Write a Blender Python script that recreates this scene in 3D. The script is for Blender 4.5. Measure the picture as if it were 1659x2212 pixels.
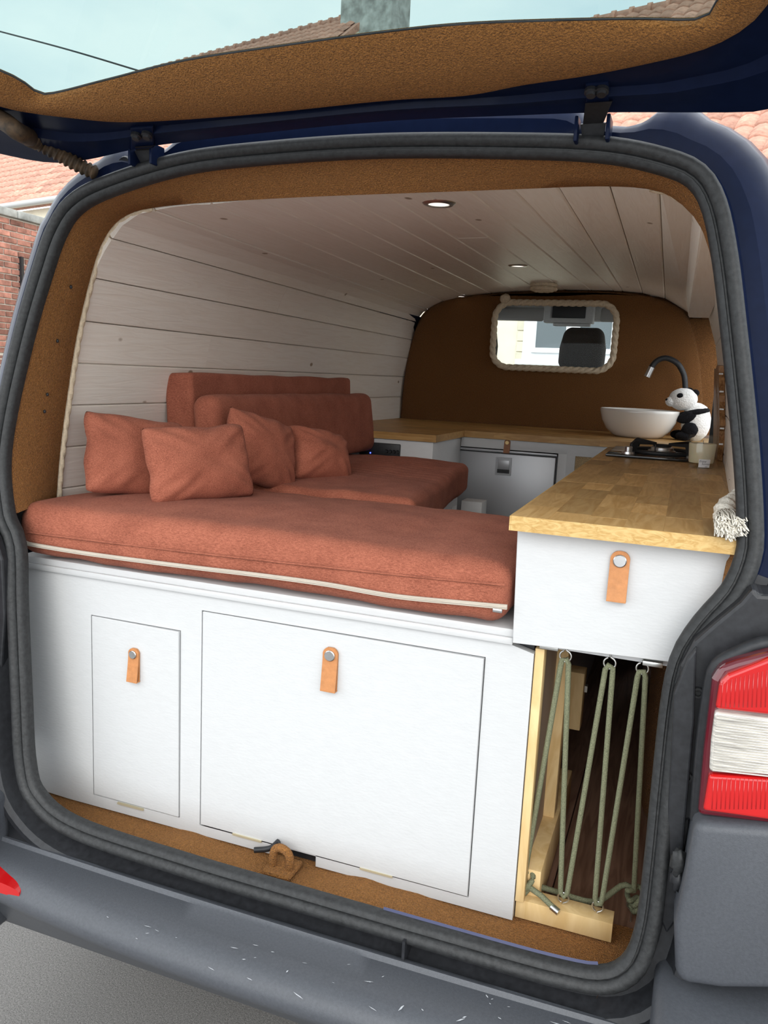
import bpy, bmesh, math, random
from mathutils import Vector as V, Matrix, noise
random.seed(7)
for o in list(bpy.data.objects): bpy.data.objects.remove(o)
SC = bpy.context.scene
COL = SC.collection
PI = math.pi
def rad(a): return a*PI/180

# ------------------------------------------------------------------ camera
CP = V((0.597, -1.368, 1.584)); YAW, PIT, ROL = rad(19.98), rad(9.5), rad(2.74); FP = 1746.3
_f = V((-math.sin(YAW)*math.cos(PIT), math.cos(YAW)*math.cos(PIT), -math.sin(PIT)))
_r = V((math.cos(YAW), math.sin(YAW), 0)); _u = _r.cross(_f)
CR = _r*math.cos(ROL) + _u*math.sin(ROL); CU = _u*math.cos(ROL) - _r*math.sin(ROL); CF = _f
cd = bpy.data.cameras.new('camera'); cam = bpy.data.objects.new('camera', cd); COL.objects.link(cam)
cam.matrix_world = Matrix(((CR.x, CU.x, -CF.x, CP.x), (CR.y, CU.y, -CF.y, CP.y), (CR.z, CU.z, -CF.z, CP.z), (0, 0, 0, 1)))
cd.sensor_fit = 'VERTICAL'; cd.sensor_height = 36; cd.lens = 36*FP/2212; cd.clip_start = .02; cd.clip_end = 200
SC.camera = cam
SC.view_settings.view_transform = 'Standard'; SC.view_settings.look = 'None'; SC.view_settings.gamma = 1
SC.view_settings.use_curve_mapping = False
SC.view_settings.exposure = 0.67
def ray(u, v): return CR*((u-829.5)/FP) - CU*((v-1106)/FP) + CF
def at(u, v, X=None, Y=None, Z=None):          # photograph pixel -> point on an axis plane of the place
    d = ray(u, v)
    if X is not None: t = (X-CP.x)/d.x
    elif Y is not None: t = (Y-CP.y)/d.y
    else: t = (Z-CP.z)/d.z
    return CP + d*t
def onplane(u, v, p0, n):
    d = ray(u, v); return CP + d*((V(p0)-CP).dot(n)/d.dot(n))

# ------------------------------------------------------------------ world: bright overcast sky
W = bpy.data.worlds.new('sky'); SC.world = W; W.use_nodes = True
wn, wl = W.node_tree.nodes, W.node_tree.links
wn.clear()
wo = wn.new('ShaderNodeOutputWorld'); wb = wn.new('ShaderNodeBackground'); wl.new(wb.outputs[0], wo.inputs[0])
tc = wn.new('ShaderNodeTexCoord'); mp = wn.new('ShaderNodeMapping'); mp.inputs['Scale'].default_value = (1.2, 1.2, 3.0)
nz = wn.new('ShaderNodeTexNoise'); nz.inputs['Scale'].default_value = 2.2; nz.inputs['Detail'].default_value = 6; nz.inputs['Roughness'].default_value = .55
cr = wn.new('ShaderNodeValToRGB')
cr.color_ramp.elements[0].position = .36; cr.color_ramp.elements[0].color = (.74, .82, .88, 1)
cr.color_ramp.elements[1].position = .66; cr.color_ramp.elements[1].color = (1.0, 1.0, 1.0, 1)
wl.new(tc.outputs['Generated'], mp.inputs[0]); wl.new(mp.outputs[0], nz.inputs[0]); wl.new(nz.outputs[0], cr.inputs[0]); wl.new(cr.outputs[0], wb.inputs[0])
wb.inputs[1].default_value = 1.62
# hazy sun behind the photographer
sd = bpy.data.lights.new('hazy_sun', 'SUN'); sd.energy = 1.0; sd.angle = rad(40); sd.color = (1, .96, .9)
so = bpy.data.objects.new('hazy_sun', sd); COL.objects.link(so)
so.rotation_euler = V((-.22, .85, -.48)).to_track_quat('-Z', 'Y').to_euler()

# ------------------------------------------------------------------ materials
MATS = {}
def mat(name, col, rough=.5, metal=0, noise_scale=None, noise_amt=.15, bump=0, bump_scale=None, stretch=(1,1,1), rand=0, coat=0, spec=.5, trans=0, ior=1.45, emit=None, hue_col=None, detail=4, sheen=0, alpha=1):
    m = bpy.data.materials.new(name); m.use_nodes = True; MATS[name] = m
    n, l = m.node_tree.nodes, m.node_tree.links; b = n['Principled BSDF']
    b.inputs['Base Color'].default_value = (*col, 1); b.inputs['Roughness'].default_value = rough; b.inputs['Metallic'].default_value = metal
    b.inputs['Coat Weight'].default_value = coat; b.inputs['Coat Roughness'].default_value = .08; b.inputs['Specular IOR Level'].default_value = spec
    b.inputs['Transmission Weight'].default_value = trans; b.inputs['IOR'].default_value = ior; b.inputs['Sheen Weight'].default_value = sheen
    if emit: b.inputs['Emission Color'].default_value = (*emit[:3], 1); b.inputs['Emission Strength'].default_value = emit[3]
    t = n.new('ShaderNodeTexCoord'); mpn = n.new('ShaderNodeMapping'); mpn.inputs['Scale'].default_value = stretch
    oi = n.new('ShaderNodeObjectInfo')
    if rand:
        ad = n.new('ShaderNodeVectorMath'); ad.operation = 'MULTIPLY_ADD'
        cmb = n.new('ShaderNodeCombineXYZ'); l.new(oi.outputs['Random'], cmb.inputs[0]); l.new(oi.outputs['Random'], cmb.inputs[1]); l.new(oi.outputs['Random'], cmb.inputs[2])
        l.new(cmb.outputs[0], ad.inputs[0]); ad.inputs[1].default_value = (17, 31, 23); l.new(t.outputs['Object'], ad.inputs[2]); l.new(ad.outputs[0], mpn.inputs[0])
    else: l.new(t.outputs['Object'], mpn.inputs[0])
    colsock = None
    if noise_scale:
        x = n.new('ShaderNodeTexNoise'); x.inputs['Scale'].default_value = noise_scale; x.inputs['Detail'].default_value = detail; x.inputs['Roughness'].default_value = .6
        l.new(mpn.outputs[0], x.inputs[0])
        r = n.new('ShaderNodeValToRGB')
        c2 = hue_col or tuple(min(1, c*(1+noise_amt)) for c in col); c1 = tuple(c*(1-noise_amt) for c in col)
        r.color_ramp.elements[0].position = .3; r.color_ramp.elements[0].color = (*c1, 1)
        r.color_ramp.elements[1].position = .7; r.color_ramp.elements[1].color = (*c2, 1)
        l.new(x.outputs[0], r.inputs[0]); colsock = r.outputs[0]
    if rand:
        hs = n.new('ShaderNodeHueSaturation'); mr = n.new('ShaderNodeMapRange')
        mr.inputs[3].default_value = 1-rand; mr.inputs[4].default_value = 1+rand
        l.new(oi.outputs['Random'], mr.inputs[0]); l.new(mr.outputs[0], hs.inputs['Value'])
        if colsock: l.new(colsock, hs.inputs['Color'])
        else: hs.inputs['Color'].default_value = (*col, 1)
        colsock = hs.outputs[0]
    if colsock: l.new(colsock, b.inputs['Base Color'])
    if bump:
        x2 = n.new('ShaderNodeTexNoise'); x2.inputs['Scale'].default_value = bump_scale or noise_scale; x2.inputs['Detail'].default_value = 3
        l.new(mpn.outputs[0], x2.inputs[0]); bp = n.new('ShaderNodeBump'); bp.inputs['Strength'].default_value = bump; bp.inputs['Distance'].default_value = .01
        l.new(x2.outputs[0], bp.inputs['Height']); l.new(bp.outputs[0], b.inputs['Normal'])
    return m
def wood(name, c1, c2, scale=6, stretch=(1,.08,1), rough=.5, rand=0, bump=.1, knots=False, spec=.4, lo=.35, hi=.65, dist=2.0):
    m = mat(name, c1, rough, rand=rand, stretch=stretch, spec=spec)
    n, l = m.node_tree.nodes, m.node_tree.links; b = n['Principled BSDF']
    mpn = [x for x in n if x.type == 'MAPPING'][0]
    x = n.new('ShaderNodeTexNoise'); x.inputs['Scale'].default_value = scale; x.inputs['Detail'].default_value = 5; x.inputs['Distortion'].default_value = dist
    l.new(mpn.outputs[0], x.inputs[0])
    r = n.new('ShaderNodeValToRGB'); r.color_ramp.elements[0].position = lo; r.color_ramp.elements[0].color = (*c1, 1); r.color_ramp.elements[1].position = hi; r.color_ramp.elements[1].color = (*c2, 1)
    l.new(x.outputs[0], r.inputs[0]); out = r.outputs[0]
    if knots:
        vo = n.new('ShaderNodeTexVoronoi'); vo.inputs['Scale'].default_value = 9.0
        mp2 = n.new('ShaderNodeMapping'); mp2.inputs['Scale'].default_value = knots; t = [q for q in n if q.type == 'TEX_COORD'][0]
        l.new(t.outputs['Object'], mp2.inputs[0]); l.new(mp2.outputs[0], vo.inputs[0])
        kr = n.new('ShaderNodeValToRGB'); kr.color_ramp.elements[0].position = .045; kr.color_ramp.elements[0].color = (.38, .30, .23, 1); kr.color_ramp.elements[1].position = .075; kr.color_ramp.elements[1].color = (1, 1, 1, 1)
        l.new(vo.outputs['Distance'], kr.inputs[0]); mx = n.new('ShaderNodeMix'); mx.data_type = 'RGBA'; mx.blend_type = 'MULTIPLY'; mx.inputs[0].default_value = 1
        l.new(out, mx.inputs[6]); l.new(kr.outputs[0], mx.inputs[7]); out = mx.outputs[2]
    hs = [q for q in n if q.type == 'HUE_SAT']
    if hs: l.new(out, hs[0].inputs['Color'])
    else: l.new(out, b.inputs['Base Color'])
    if bump:
        bp = n.new('ShaderNodeBump'); bp.inputs['Strength'].default_value = bump; bp.inputs['Distance'].default_value = .004
        l.new(x.outputs[0], bp.inputs['Height']); l.new(bp.outputs[0], b.inputs['Normal'])
    return m
def fabric(name, col, dark):
    m = mat(name, col, .95, spec=.08, sheen=.04)
    n, l = m.node_tree.nodes, m.node_tree.links; b = n['Principled BSDF']
    mpn = [x for x in n if x.type == 'MAPPING'][0]
    outs = []
    for st in ((900, 160, 900), (160, 900, 500)):
        q = n.new('ShaderNodeMapping'); q.inputs['Scale'].default_value = st; l.new(mpn.outputs[0], q.inputs[0])
        x = n.new('ShaderNodeTexNoise'); x.inputs['Scale'].default_value = 1; x.inputs['Detail'].default_value = 2; l.new(q.outputs[0], x.inputs[0]); outs.append(x.outputs[0])
    big = n.new('ShaderNodeTexNoise'); big.inputs['Scale'].default_value = 14; big.inputs['Detail'].default_value = 5; l.new(mpn.outputs[0], big.inputs[0])
    a = n.new('ShaderNodeMath'); a.operation = 'ADD'; l.new(outs[0], a.inputs[0]); l.new(outs[1], a.inputs[1])
    a2 = n.new('ShaderNodeMath'); a2.operation = 'MULTIPLY_ADD'; a2.inputs[1].default_value = .6; l.new(big.outputs[0], a2.inputs[0]); l.new(a.outputs[0], a2.inputs[2])
    r = n.new('ShaderNodeValToRGB'); r.color_ramp.elements[0].position = .95/2; r.color_ramp.elements[0].color = (*dark, 1); r.color_ramp.elements[1].position = 1.65/2; r.color_ramp.elements[1].color = (*col, 1)
    h = n.new('ShaderNodeMath'); h.operation = 'MULTIPLY'; h.inputs[1].default_value = .5; l.new(a2.outputs[0], h.inputs[0]); l.new(h.outputs[0], r.inputs[0]); l.new(r.outputs[0], b.inputs['Base Color'])
    bp = n.new('ShaderNodeBump'); bp.inputs['Strength'].default_value = .35; bp.inputs['Distance'].default_value = .003; l.new(a.outputs[0], bp.inputs['Height']); l.new(bp.outputs[0], b.inputs['Normal'])
    return m

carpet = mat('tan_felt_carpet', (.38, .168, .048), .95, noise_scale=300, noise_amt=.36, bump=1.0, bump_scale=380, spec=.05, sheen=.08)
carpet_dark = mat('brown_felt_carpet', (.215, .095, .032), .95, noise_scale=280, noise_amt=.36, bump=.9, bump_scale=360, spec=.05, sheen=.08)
white = mat('white_paint', (.585, .592, .597), .42, noise_scale=30, noise_amt=.02, bump=.06, bump_scale=90, stretch=(1, 1, 3))
plankw = wood('whitewashed_pine', (.84, .765, .68), (.88, .82, .745), scale=9, stretch=(6, .35, 6), rough=.42, rand=.025, bump=.32, knots=(1, .55, 1), lo=.3, hi=.6)
blue = mat('dark_blue_car_paint', (.006, .011, .034), .30, coat=.06, spec=.06, noise_scale=60, noise_amt=.1)
seal = mat('black_rubber', (.022, .023, .024), .55, noise_scale=120, noise_amt=.4, bump=.08, bump_scale=200)
grey = mat('grey_bumper_plastic', (.068, .073, .084), .42, noise_scale=220, noise_amt=.12, bump=.12, bump_scale=700)
black = mat('black_plastic', (.018, .019, .022), .45, noise_scale=90, noise_amt=.3)
terra = fabric('terracotta_weave', (.46, .158, .099), (.20, .060, .037))
steel = mat('brushed_steel', (.62, .62, .62), .3, 1, noise_scale=40, noise_amt=.08)
leather = mat('tan_leather', (.50, .21, .075), .5, noise_scale=80, noise_amt=.12, bump=.1)
leather_dk = mat('brown_leather', (.26, .10, .035), .5, noise_scale=80, noise_amt=.12)
pine = wood('pale_pine', (.66, .45, .20), (.78, .58, .30), scale=7, stretch=(3, 3, .6), rough=.55)
stave_m = wood('oak_staves', (.44, .25, .085), (.58, .37, .155), scale=11, stretch=(4, .5, 4), rough=.42, rand=.26, bump=.08, spec=.4)
oak_end = wood('oak_edge', (.50, .30, .095), (.66, .45, .185), scale=40, stretch=(1, 1, 2.5), rough=.5, bump=.3)
floorw = wood('dark_stained_floor', (.15, .078, .050), (.25, .145, .098), scale=9, stretch=(5, .4, 5), rough=.55, rand=.15, bump=.3)
cotton = mat('cotton_rope', (.66, .55, .40), .9, noise_scale=150, noise_amt=.12, bump=.3, bump_scale=300, spec=.1)
cottonw = mat('white_cotton', (.72, .68, .60), .95, noise_scale=200, noise_amt=.1, bump=.3, spec=.1)
cord_m = mat('olive_elastic_cord', (.19, .20, .12), .8, noise_scale=500, noise_amt=.35, bump=.4, bump_scale=700)
zinc = mat('zinc_hook', (.66, .66, .64), .32, 1)
glossblk = mat('black_hob_glass', (.012, .012, .013), .06, coat=.5)
castiron = mat('cast_iron', (.02, .02, .021), .5, noise_scale=200, noise_amt=.3)
ceramic = mat('white_ceramic', (.82, .79, .74), .08, coat=.6)
silver = mat('silver_fridge_door', (.40, .41, .43), .38, .35)
asphalt = mat('asphalt', (.185, .178, .17), .9, noise_scale=240, noise_amt=.5, bump=.35, bump_scale=420, detail=9)
plush_w = mat('white_plush', (.86, .85, .83), .95, noise_scale=120, noise_amt=.06, bump=.6, bump_scale=160, sheen=.4)
plush_b = mat('black_plush', (.010, .010, .012), .95, noise_scale=120, noise_amt=.3, bump=.5, bump_scale=160, sheen=.02, spec=.1)
wax = mat('cream_wax', (.82, .72, .52), .55); wax.node_tree.nodes['Principled BSDF'].inputs['Subsurface Weight'].default_value = .3; wax.node_tree.nodes['Principled BSDF'].inputs['Subsurface Radius'].default_value = (.02, .012, .006)
paper = mat('white_label', (.82, .81, .82), .6); ink = mat('grey_ink', (.12, .12, .14), .7)
clearg = mat('clear_glass', (1, 1, 1), .02, trans=1, ior=1.15)
def glassmat(name, tint, gloss=.04):
    m = bpy.data.materials.new(name); m.use_nodes = True; n, l = m.node_tree.nodes, m.node_tree.links; n.clear()
    o = n.new('ShaderNodeOutputMaterial'); t = n.new('ShaderNodeBsdfTransparent'); t.inputs[0].default_value = (*tint, 1)
    g = n.new('ShaderNodeBsdfGlossy'); g.inputs['Roughness'].default_value = .02; mx = n.new('ShaderNodeMixShader'); mx.inputs[0].default_value = gloss; l.new(t.outputs[0], mx.inputs[1]); l.new(g.outputs[0], mx.inputs[2]); l.new(mx.outputs[0], o.inputs[0])
    return m
tinted = glassmat('tinted_rear_glass', (.54, .62, .615)); pane_m = glassmat('window_glass', (.96, .98, .98), .006)
redlens = mat('red_lens', (.50, .005, .006), .12, coat=1, noise_scale=5, noise_amt=.1); redlens.node_tree.nodes['Principled BSDF'].inputs['Emission Color'].default_value = (.0, 0, 0, 1)
darkred = mat('dark_red_lens_rim', (.11, .004, .012), .12, coat=1)
clearlens = mat('clear_lens', (.72, .68, .62), .15, .3, coat=1, noise_scale=60, noise_amt=.4, stretch=(.2, 1, 5))

# ------------------------------------------------------------------ mesh helpers
def mk(name, vs, fs, m, parent=None, smooth=False, bevel=0, seg=2, sub=0, auto=None):
    me = bpy.data.meshes.new(name); me.from_pydata([tuple(v) for v in vs], [], fs); me.validate()
    bm = bmesh.new(); bm.from_mesh(me); bmesh.ops.recalc_face_normals(bm, faces=bm.faces)
    if bevel: bmesh.ops.bevel(bm, geom=[e for e in bm.edges if len(e.link_faces) == 2 and e.calc_face_angle(0) > .5], offset=bevel, segments=seg, affect='EDGES', profile=.5)
    bm.to_mesh(me); bm.free()
    if smooth:
        for p in me.polygons: p.use_smooth = True
    me.materials.append(m); o = bpy.data.objects.new(name, me); COL.objects.link(o)
    if parent: o.parent = parent
    if sub:
        s = o.modifiers.new('s', 'SUBSURF'); s.levels = sub; s.render_levels = sub
    if auto: sharp(o, auto)
    return o
def sharp(o, ang=35):
    me = o.data; bm = bmesh.new(); bm.from_mesh(me)
    for e in bm.edges: e.smooth = not (len(e.link_faces) == 2 and e.calc_face_angle(0) > rad(ang))
    for f in bm.faces: f.smooth = True
    bm.to_mesh(me); bm.free(); return o
def boxv(x0, x1, y0, y1, z0, z1):
    vs = [V((x, y, z)) for z in (z0, z1) for y in (y0, y1) for x in (x0, x1)]
    return vs, [(0, 2, 3, 1), (4, 5, 7, 6), (0, 1, 5, 4), (2, 6, 7, 3), (0, 4, 6, 2), (1, 3, 7, 5)]
def box(name, x0, x1, y0, y1, z0, z1, m, parent=None, bevel=0, seg=2):
    v, f = boxv(x0, x1, y0, y1, z0, z1); o = mk(name, v, f, m, parent, bevel=bevel, seg=seg)
    if bevel: sharp(o, 40)
    return o
def join(parts):
    vs, fs = [], []
    for v, f in parts:
        k = len(vs); vs += list(v); fs += [tuple(i+k for i in q) for q in f]
    return vs, fs
def prism(poly, d):                                # planar polygon pushed along d
    n = len(poly); d = V(d); vs = [V(p) for p in poly] + [V(p)+d for p in poly]
    return vs, [tuple(range(n)), tuple(range(2*n-1, n-1, -1))] + [(i, (i+1) % n, n+(i+1) % n, n+i) for i in range(n)]
def frames(pts, closed=False):
    n = len(pts); T = []
    for i in range(n):
        a = pts[(i-1) % n] if closed or i > 0 else pts[i]; b = pts[(i+1) % n] if closed or i < n-1 else pts[i]
        T.append((b-a).normalized())
    up = V((0, 0, 1)) if abs(T[0].z) < .9 else V((1, 0, 0)); N = [(up - T[0]*up.dot(T[0])).normalized()]
    for i in range(1, n):
        q = N[-1] - T[i]*N[-1].dot(T[i]); N.append(q.normalized())
    return T, N, [t.cross(q) for t, q in zip(T, N)]
def tubev(pts, r, seg=8, closed=False, lobes=0, twist=0, cap=True):
    pts = [V(p) for p in pts]; n = len(pts); T, N, B = frames(pts, closed); vs = []; L = 0
    for i in range(n):
        if i: L += (pts[i]-pts[i-1]).length
        rr = r[i] if isinstance(r, (list, tuple)) else r
        for k in range(seg):
            a = 2*PI*k/seg; q = rr
            if lobes: q = rr*(.64+.36*abs(math.cos(lobes*(a+L*twist)/2))**.8)
            vs.append(pts[i] + (N[i]*math.cos(a)+B[i]*math.sin(a))*q)
    fs = [(i*seg+k, i*seg+(k+1) % seg, ((i+1) % n)*seg+(k+1) % seg, ((i+1) % n)*seg+k) for i in range(n if closed else n-1) for k in range(seg)]
    if cap and not closed: fs += [tuple(range(seg-1, -1, -1)), tuple(range((n-1)*seg, n*seg))]
    return vs, fs
def tube(name, pts, r, m, parent=None, seg=8, closed=False, **k):
    v, f = tubev(pts, r, seg, closed, **k); o = mk(name, v, f, m, parent, smooth=True); return sharp(o, 60)
def spline(ctrl, per=8, closed=False):
    c = [V(p) for p in ctrl]; n = len(c); out = []
    for i in range(n if closed else n-1):
        g = lambda j: c[j % n] if closed else c[max(0, min(n-1, j))]
        p0, p1, p2, p3 = g(i-1), g(i), g(i+1), g(i+2)
        for s in range(per):
            t = s/per; out.append(.5*((2*p1)+(p2-p0)*t+(2*p0-5*p1+4*p2-p3)*t*t+(3*p1-p0-3*p2+p3)*t**3))
    if not closed: out.append(c[-1])
    return out
def resample(pts, step=None, n=None, closed=False):
    P = [V(p) for p in pts] + ([V(pts[0])] if closed else []); L = [0]
    for a, b in zip(P, P[1:]): L.append(L[-1]+(b-a).length)
    n = n or max(2, int(L[-1]/step)); out = []; j = 0
    for i in range(n if closed else n+1):
        s = L[-1]*i/n
        while j < len(L)-2 and L[j+1] < s: j += 1
        t = (s-L[j])/max(1e-9, L[j+1]-L[j]); out.append(P[j].lerp(P[j+1], t))
    return out
def rope(name, pts, r, m, parent=None, closed=False, pitch=.03, step=.0035):
    p = resample(pts, step=step, closed=closed); return tube(name, p, r, m, parent, seg=14, closed=closed, lobes=3, twist=2*PI/(pitch*3))
def lathe(prof, c, seg=32, axis='Z'):
    vs, fs = [], []; n = len(prof); c = V(c)
    for k in range(seg):
        a = 2*PI*k/seg
        for r, h in prof: vs.append(c + (V((r*math.cos(a), r*math.sin(a), h)) if axis == 'Z' else V((r*math.cos(a), h, r*math.sin(a)))))
    for k in range(seg):
        for i in range(n-1): fs.append((k*n+i, ((k+1) % seg)*n+i, ((k+1) % seg)*n+i+1, k*n+i+1))
    return vs, fs
def latheo(name, prof, c, m, parent=None, seg=32, axis='Z', ang=40):
    v, f = lathe(prof, c, seg, axis); return sharp(mk(name, v, f, m, parent), ang)
def ball(name, c, s, m, parent=None, rot=None, seg=20, rough=0):
    vs, fs = [], []; c = V(c); R = rot or Matrix.Identity(3); nr = seg//2
    for i in range(nr+1):
        th = PI*i/nr
        for k in range(seg):
            a = 2*PI*k/seg; d = V((math.sin(th)*math.cos(a), math.sin(th)*math.sin(a), math.cos(th)))
            q = V((d.x*s[0], d.y*s[1], d.z*s[2]))
            if rough: q *= 1+rough*noise.noise(d*3+c*9)
            vs.append(c + R@q)
    for i in range(nr):
        for k in range(seg): fs.append((i*seg+k, i*seg+(k+1) % seg, (i+1)*seg+(k+1) % seg, (i+1)*seg+k))
    o = mk(name, vs, fs, m, parent, smooth=True); bm = bmesh.new(); bm.from_mesh(o.data); bmesh.ops.remove_doubles(bm, verts=bm.verts, dist=1e-5); bm.to_mesh(o.data); bm.free(); return o
def loft(name, loops, m, parent=None, closed=True, ang=40):
    n = len(loops[0]); vs = [p for L in loops for p in L]
    fs = [(j*n+i, j*n+(i+1) % n, (j+1)*n+(i+1) % n, (j+1)*n+i) for j in range(len(loops)-1) for i in range(n if closed else n-1)]
    return sharp(mk(name, vs, fs, m, parent), ang)
def empty(name, loc=(0, 0, 0)):
    o = bpy.data.objects.new(name, None); COL.objects.link(o); o.location = loc; o.empty_display_size = .05; return o
def thing(name, label, cat, loc=(0, 0, 0), group=None):
    o = empty(name, loc); return tag(o, label, cat, group)
def tag(o, label, cat, group=None):
    o['label'] = label; o['category'] = cat
    if group: o['group'] = group
    return o
def struct(o, label=None):
    o['kind'] = 'structure'
    if label: o['label'] = label
    return o
def adopt(root):                                   # children were modelled in world space: keep them there
    for ch in root.children: ch.matrix_parent_inverse = Matrix.Translation(root.location).inverted()
    return root
def copy(o, parent=None):
    c = o.copy(); COL.objects.link(c); c.parent = parent; return c

# ================================================================== GROUND
gnd = struct(mk('ground', [(-30, -8, 0), (30, -8, 0), (30, 40, 0), (-30, 40, 0)], [(0, 1, 2, 3)], asphalt), 'grey asphalt street surface behind and under the van')

# ================================================================== VAN
van = thing('van', 'dark blue panel van with grey bumper and raised tailgate', 'van', (0, 1.8, 0))
def fY(z): return -.13*(1.87-z)                    # the rear door plane leans forward towards the roof
FLX, FLZ = 0, 0
RIGHT = [(.30, .628), (.49, .630), (.575, .642), (.622, .682), (.640, .75), (.643, .85), (.642, .98), (.642, 1.11), (.649, 1.177), (.672, 1.228), (.708, 1.285), (.724, 1.345), (.721, 1.40), (.702, 1.518), (.668, 1.687), (.643, 1.80), (.619, 1.875), (.587, 1.92), (.535, 1.946), (.437, 1.970), (.281, 1.984)]
LEFT = [(-.145, 1.994), (-.341, 1.983), (-.519, 1.945), (-.604, 1.908), (-.648, 1.852), (-.678, 1.768), (-.714, 1.637), (-.746, 1.473), (-.752, 1.36), (-.728, 1.255), (-.695, 1.200), (-.680, 1.085), (-.652, .896), (-.628, .755), (-.588, .685), (-.476, .640), (-.211, .629)]
loop2 = [(0.0, .628)] + RIGHT + [(.061, 1.995)] + LEFT
flange = resample(spline([V((x, fY(z), z)) for x, z in loop2], 6, True), n=240, closed=True)
FN = V((0, -1, .13)).normalized()                  # out of the opening, towards the photographer (down the lean)
FN = V((0, -1, 0)); 
def outward(loop, i):
    n = len(loop); t = (loop[(i+1) % n]-loop[(i-1) % n]).normalized(); o = V((t.z, 0, -t.x)); return o.normalized()
def offs(loop, a, b):                              # a: outward in the opening plane, b: towards the rear
    return [loop[i] + outward(loop, i)*a + V((0, -b, 0)) for i in range(len(loop))]
sealprof = [(-.036, -.012), (-.037, .002), (-.033, .010), (-.026, .012), (-.0245, .007), (-.022, .007), (-.020, .014), (-.012, .019), (-.005, .018), (.0, .012), (.001, 0), (0, -.012)]
door_seal = loft('door_seal', [offs(flange, a, b) for a, b in sealprof], seal, van, ang=55)
# seam of the rubber seal in the sill
box('seal_joint', .238, .243, -.188, -.140, .600, .642, black, van)
# tan felt lining the door frame: from the seal in to the edge of the planking
inner_up = [(1605, 1080), (1603, 1000), (1597, 900), (1588, 800), (1575, 700), (1568, 620), (1556, 560), (1545, 520), (1530, 487), (1512, 460), (1490, 438), (1455, 418), (1420, 404), (1300, 397), (1100, 403), (800, 413), (640, 420), (480, 430), (380, 438), (300, 450), (262, 466), (238, 487), (220, 515), (205, 550), (185, 620), (160, 730), (140, 860), (125, 980), (118, 1075)]
INNER = [at(u, v, Y=.12) for u, v in inner_up]
flr = [p for p in flange]
def frame_arch():
    # flange samples above z 1.24, going from right waist over the top to the left waist
    i0 = min(range(240), key=lambda i: (flange[i]-V((.70, 0, 1.27))).length_squared + (0 if flange[i].x > 0 else 9))
    i1 = min(range(240), key=lambda i: (flange[i]-V((-.74, 0, 1.22))).length_squared + (0 if flange[i].x < 0 else 9))
    return list(range(i0, i1+1))
AR = frame_arch()
inn = resample(spline(INNER, 6), n=len(AR)-1); inn = [p + (V((-.02, p.y, 1.5))-p).normalized()*.006 for p in inn]
fo = offs(flange, -.030, .0); fo2 = offs(flange, -.034, -.02)
l0 = [fo[i] for i in AR]; l1 = [fo2[i] for i in AR]
lm = [a.lerp(b, .5) + V((0, 0, 0)) for a, b in zip(l1, inn)]
linn = [p+V((0, .012, 0))+(p-V((0, p.y, 1.5))).normalized()*.012 for p in inn]
linn2 = [p+V((0, .05, 0))+(p-V((0, p.y, 1.5))).normalized()*.05 for p in inn]
loft('carpet_trim', [l0, l1, lm, inn, linn, linn2], carpet, van, closed=False, ang=50)
for u, v in ((152, 621), (126, 740), (107, 855), (103, 887)):
    c = at(u, v, Y=.060); k_ = min(range(len(lm)), key=lambda i: (lm[i]-c).length); ball('felt_hole', lm[k_].lerp(c, .2)+V((.004, -.004, 0)), (.0032, .0032, .0042), black, van, seg=10)
# lower right jamb and load sill, felt covered
jz = [1.30, 1.24, 1.16, 1.08, .95, .82, .72, .66, .62]
def flx(z): 
    c = [p for p in flange if p.x > .585]; return min(c, key=lambda p: abs(p.z-z)+.0*p.x).x
jl0 = [V((flx(z)-.028, fY(z)+.002, z)) for z in jz]; jl1 = [V((flx(z)-.022, fY(z)+.03, z)) for z in jz]
jl2 = [V((.652, .10, z)) for z in jz]; jl3 = [V((.650, .46, z)) for z in jz]
loft('carpet_jamb', [jl0, jl1, jl2, jl3], carpet, van, closed=False)
# sill carpet with pressed-steel bumps
sv, sf = [], []; nx, ny = 90, 14
for j in range(ny+1):
    for i in range(nx+1):
        x = -.72+1.39*i/nx; t = j/ny; y = .075-.23*t
        xr = .635 if x > 0 else .655
        z = .5975 + .010*math.exp(-((x+.30)/.055)**2)*math.exp(-((y+.05)/.05)**2)*1.6 + .008*math.exp(-((x-.20)/.045)**2)*math.exp(-((y+.03)/.06)**2) + .012*math.exp(-((x-.10)/.05)**2)*math.exp(-((y+.03)/.05)**2)
        z -= .0 if y > -.06 else (.02*((-.06-y)/.09)**2)
        k = max(0, abs(x)-.56); z += k*k*1.9*max(0, min(1, (-.02-y)/.1))
        lim = .628 if y > -.06 else .628-.05*((-.06-y)/.095)**2
        x = max(-lim-.07*min(1, max(0, (y+.09)/.06)), min(lim, x))
        sv.append((x, y, z + .0012*noise.noise(V((x*90, y*90, 0)))))
for j in range(ny):
    for i in range(nx): a = j*(nx+1)+i; sf.append((a, a+1, a+nx+2, a+nx+1))
mk('sill_carpet', sv, sf, carpet, van, smooth=True)
# blue painted flange strip under the felt of the sill
flow = [i for i in range(240) if flange[i].z < .70]
strip_i = [i for i in range(-70, 60) if flange[i % 240].z < .64 and flange[i % 240].x > .17]
sa = offs(flange, -.030, -.004); sb_ = offs(flange, -.040, -.012)
loft('painted_flange', [[sa[i % 240] for i in strip_i], [sb_[i % 240] for i in strip_i]], mat('blue_flange_paint', (.03, .036, .095), .4), van, closed=False)
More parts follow.
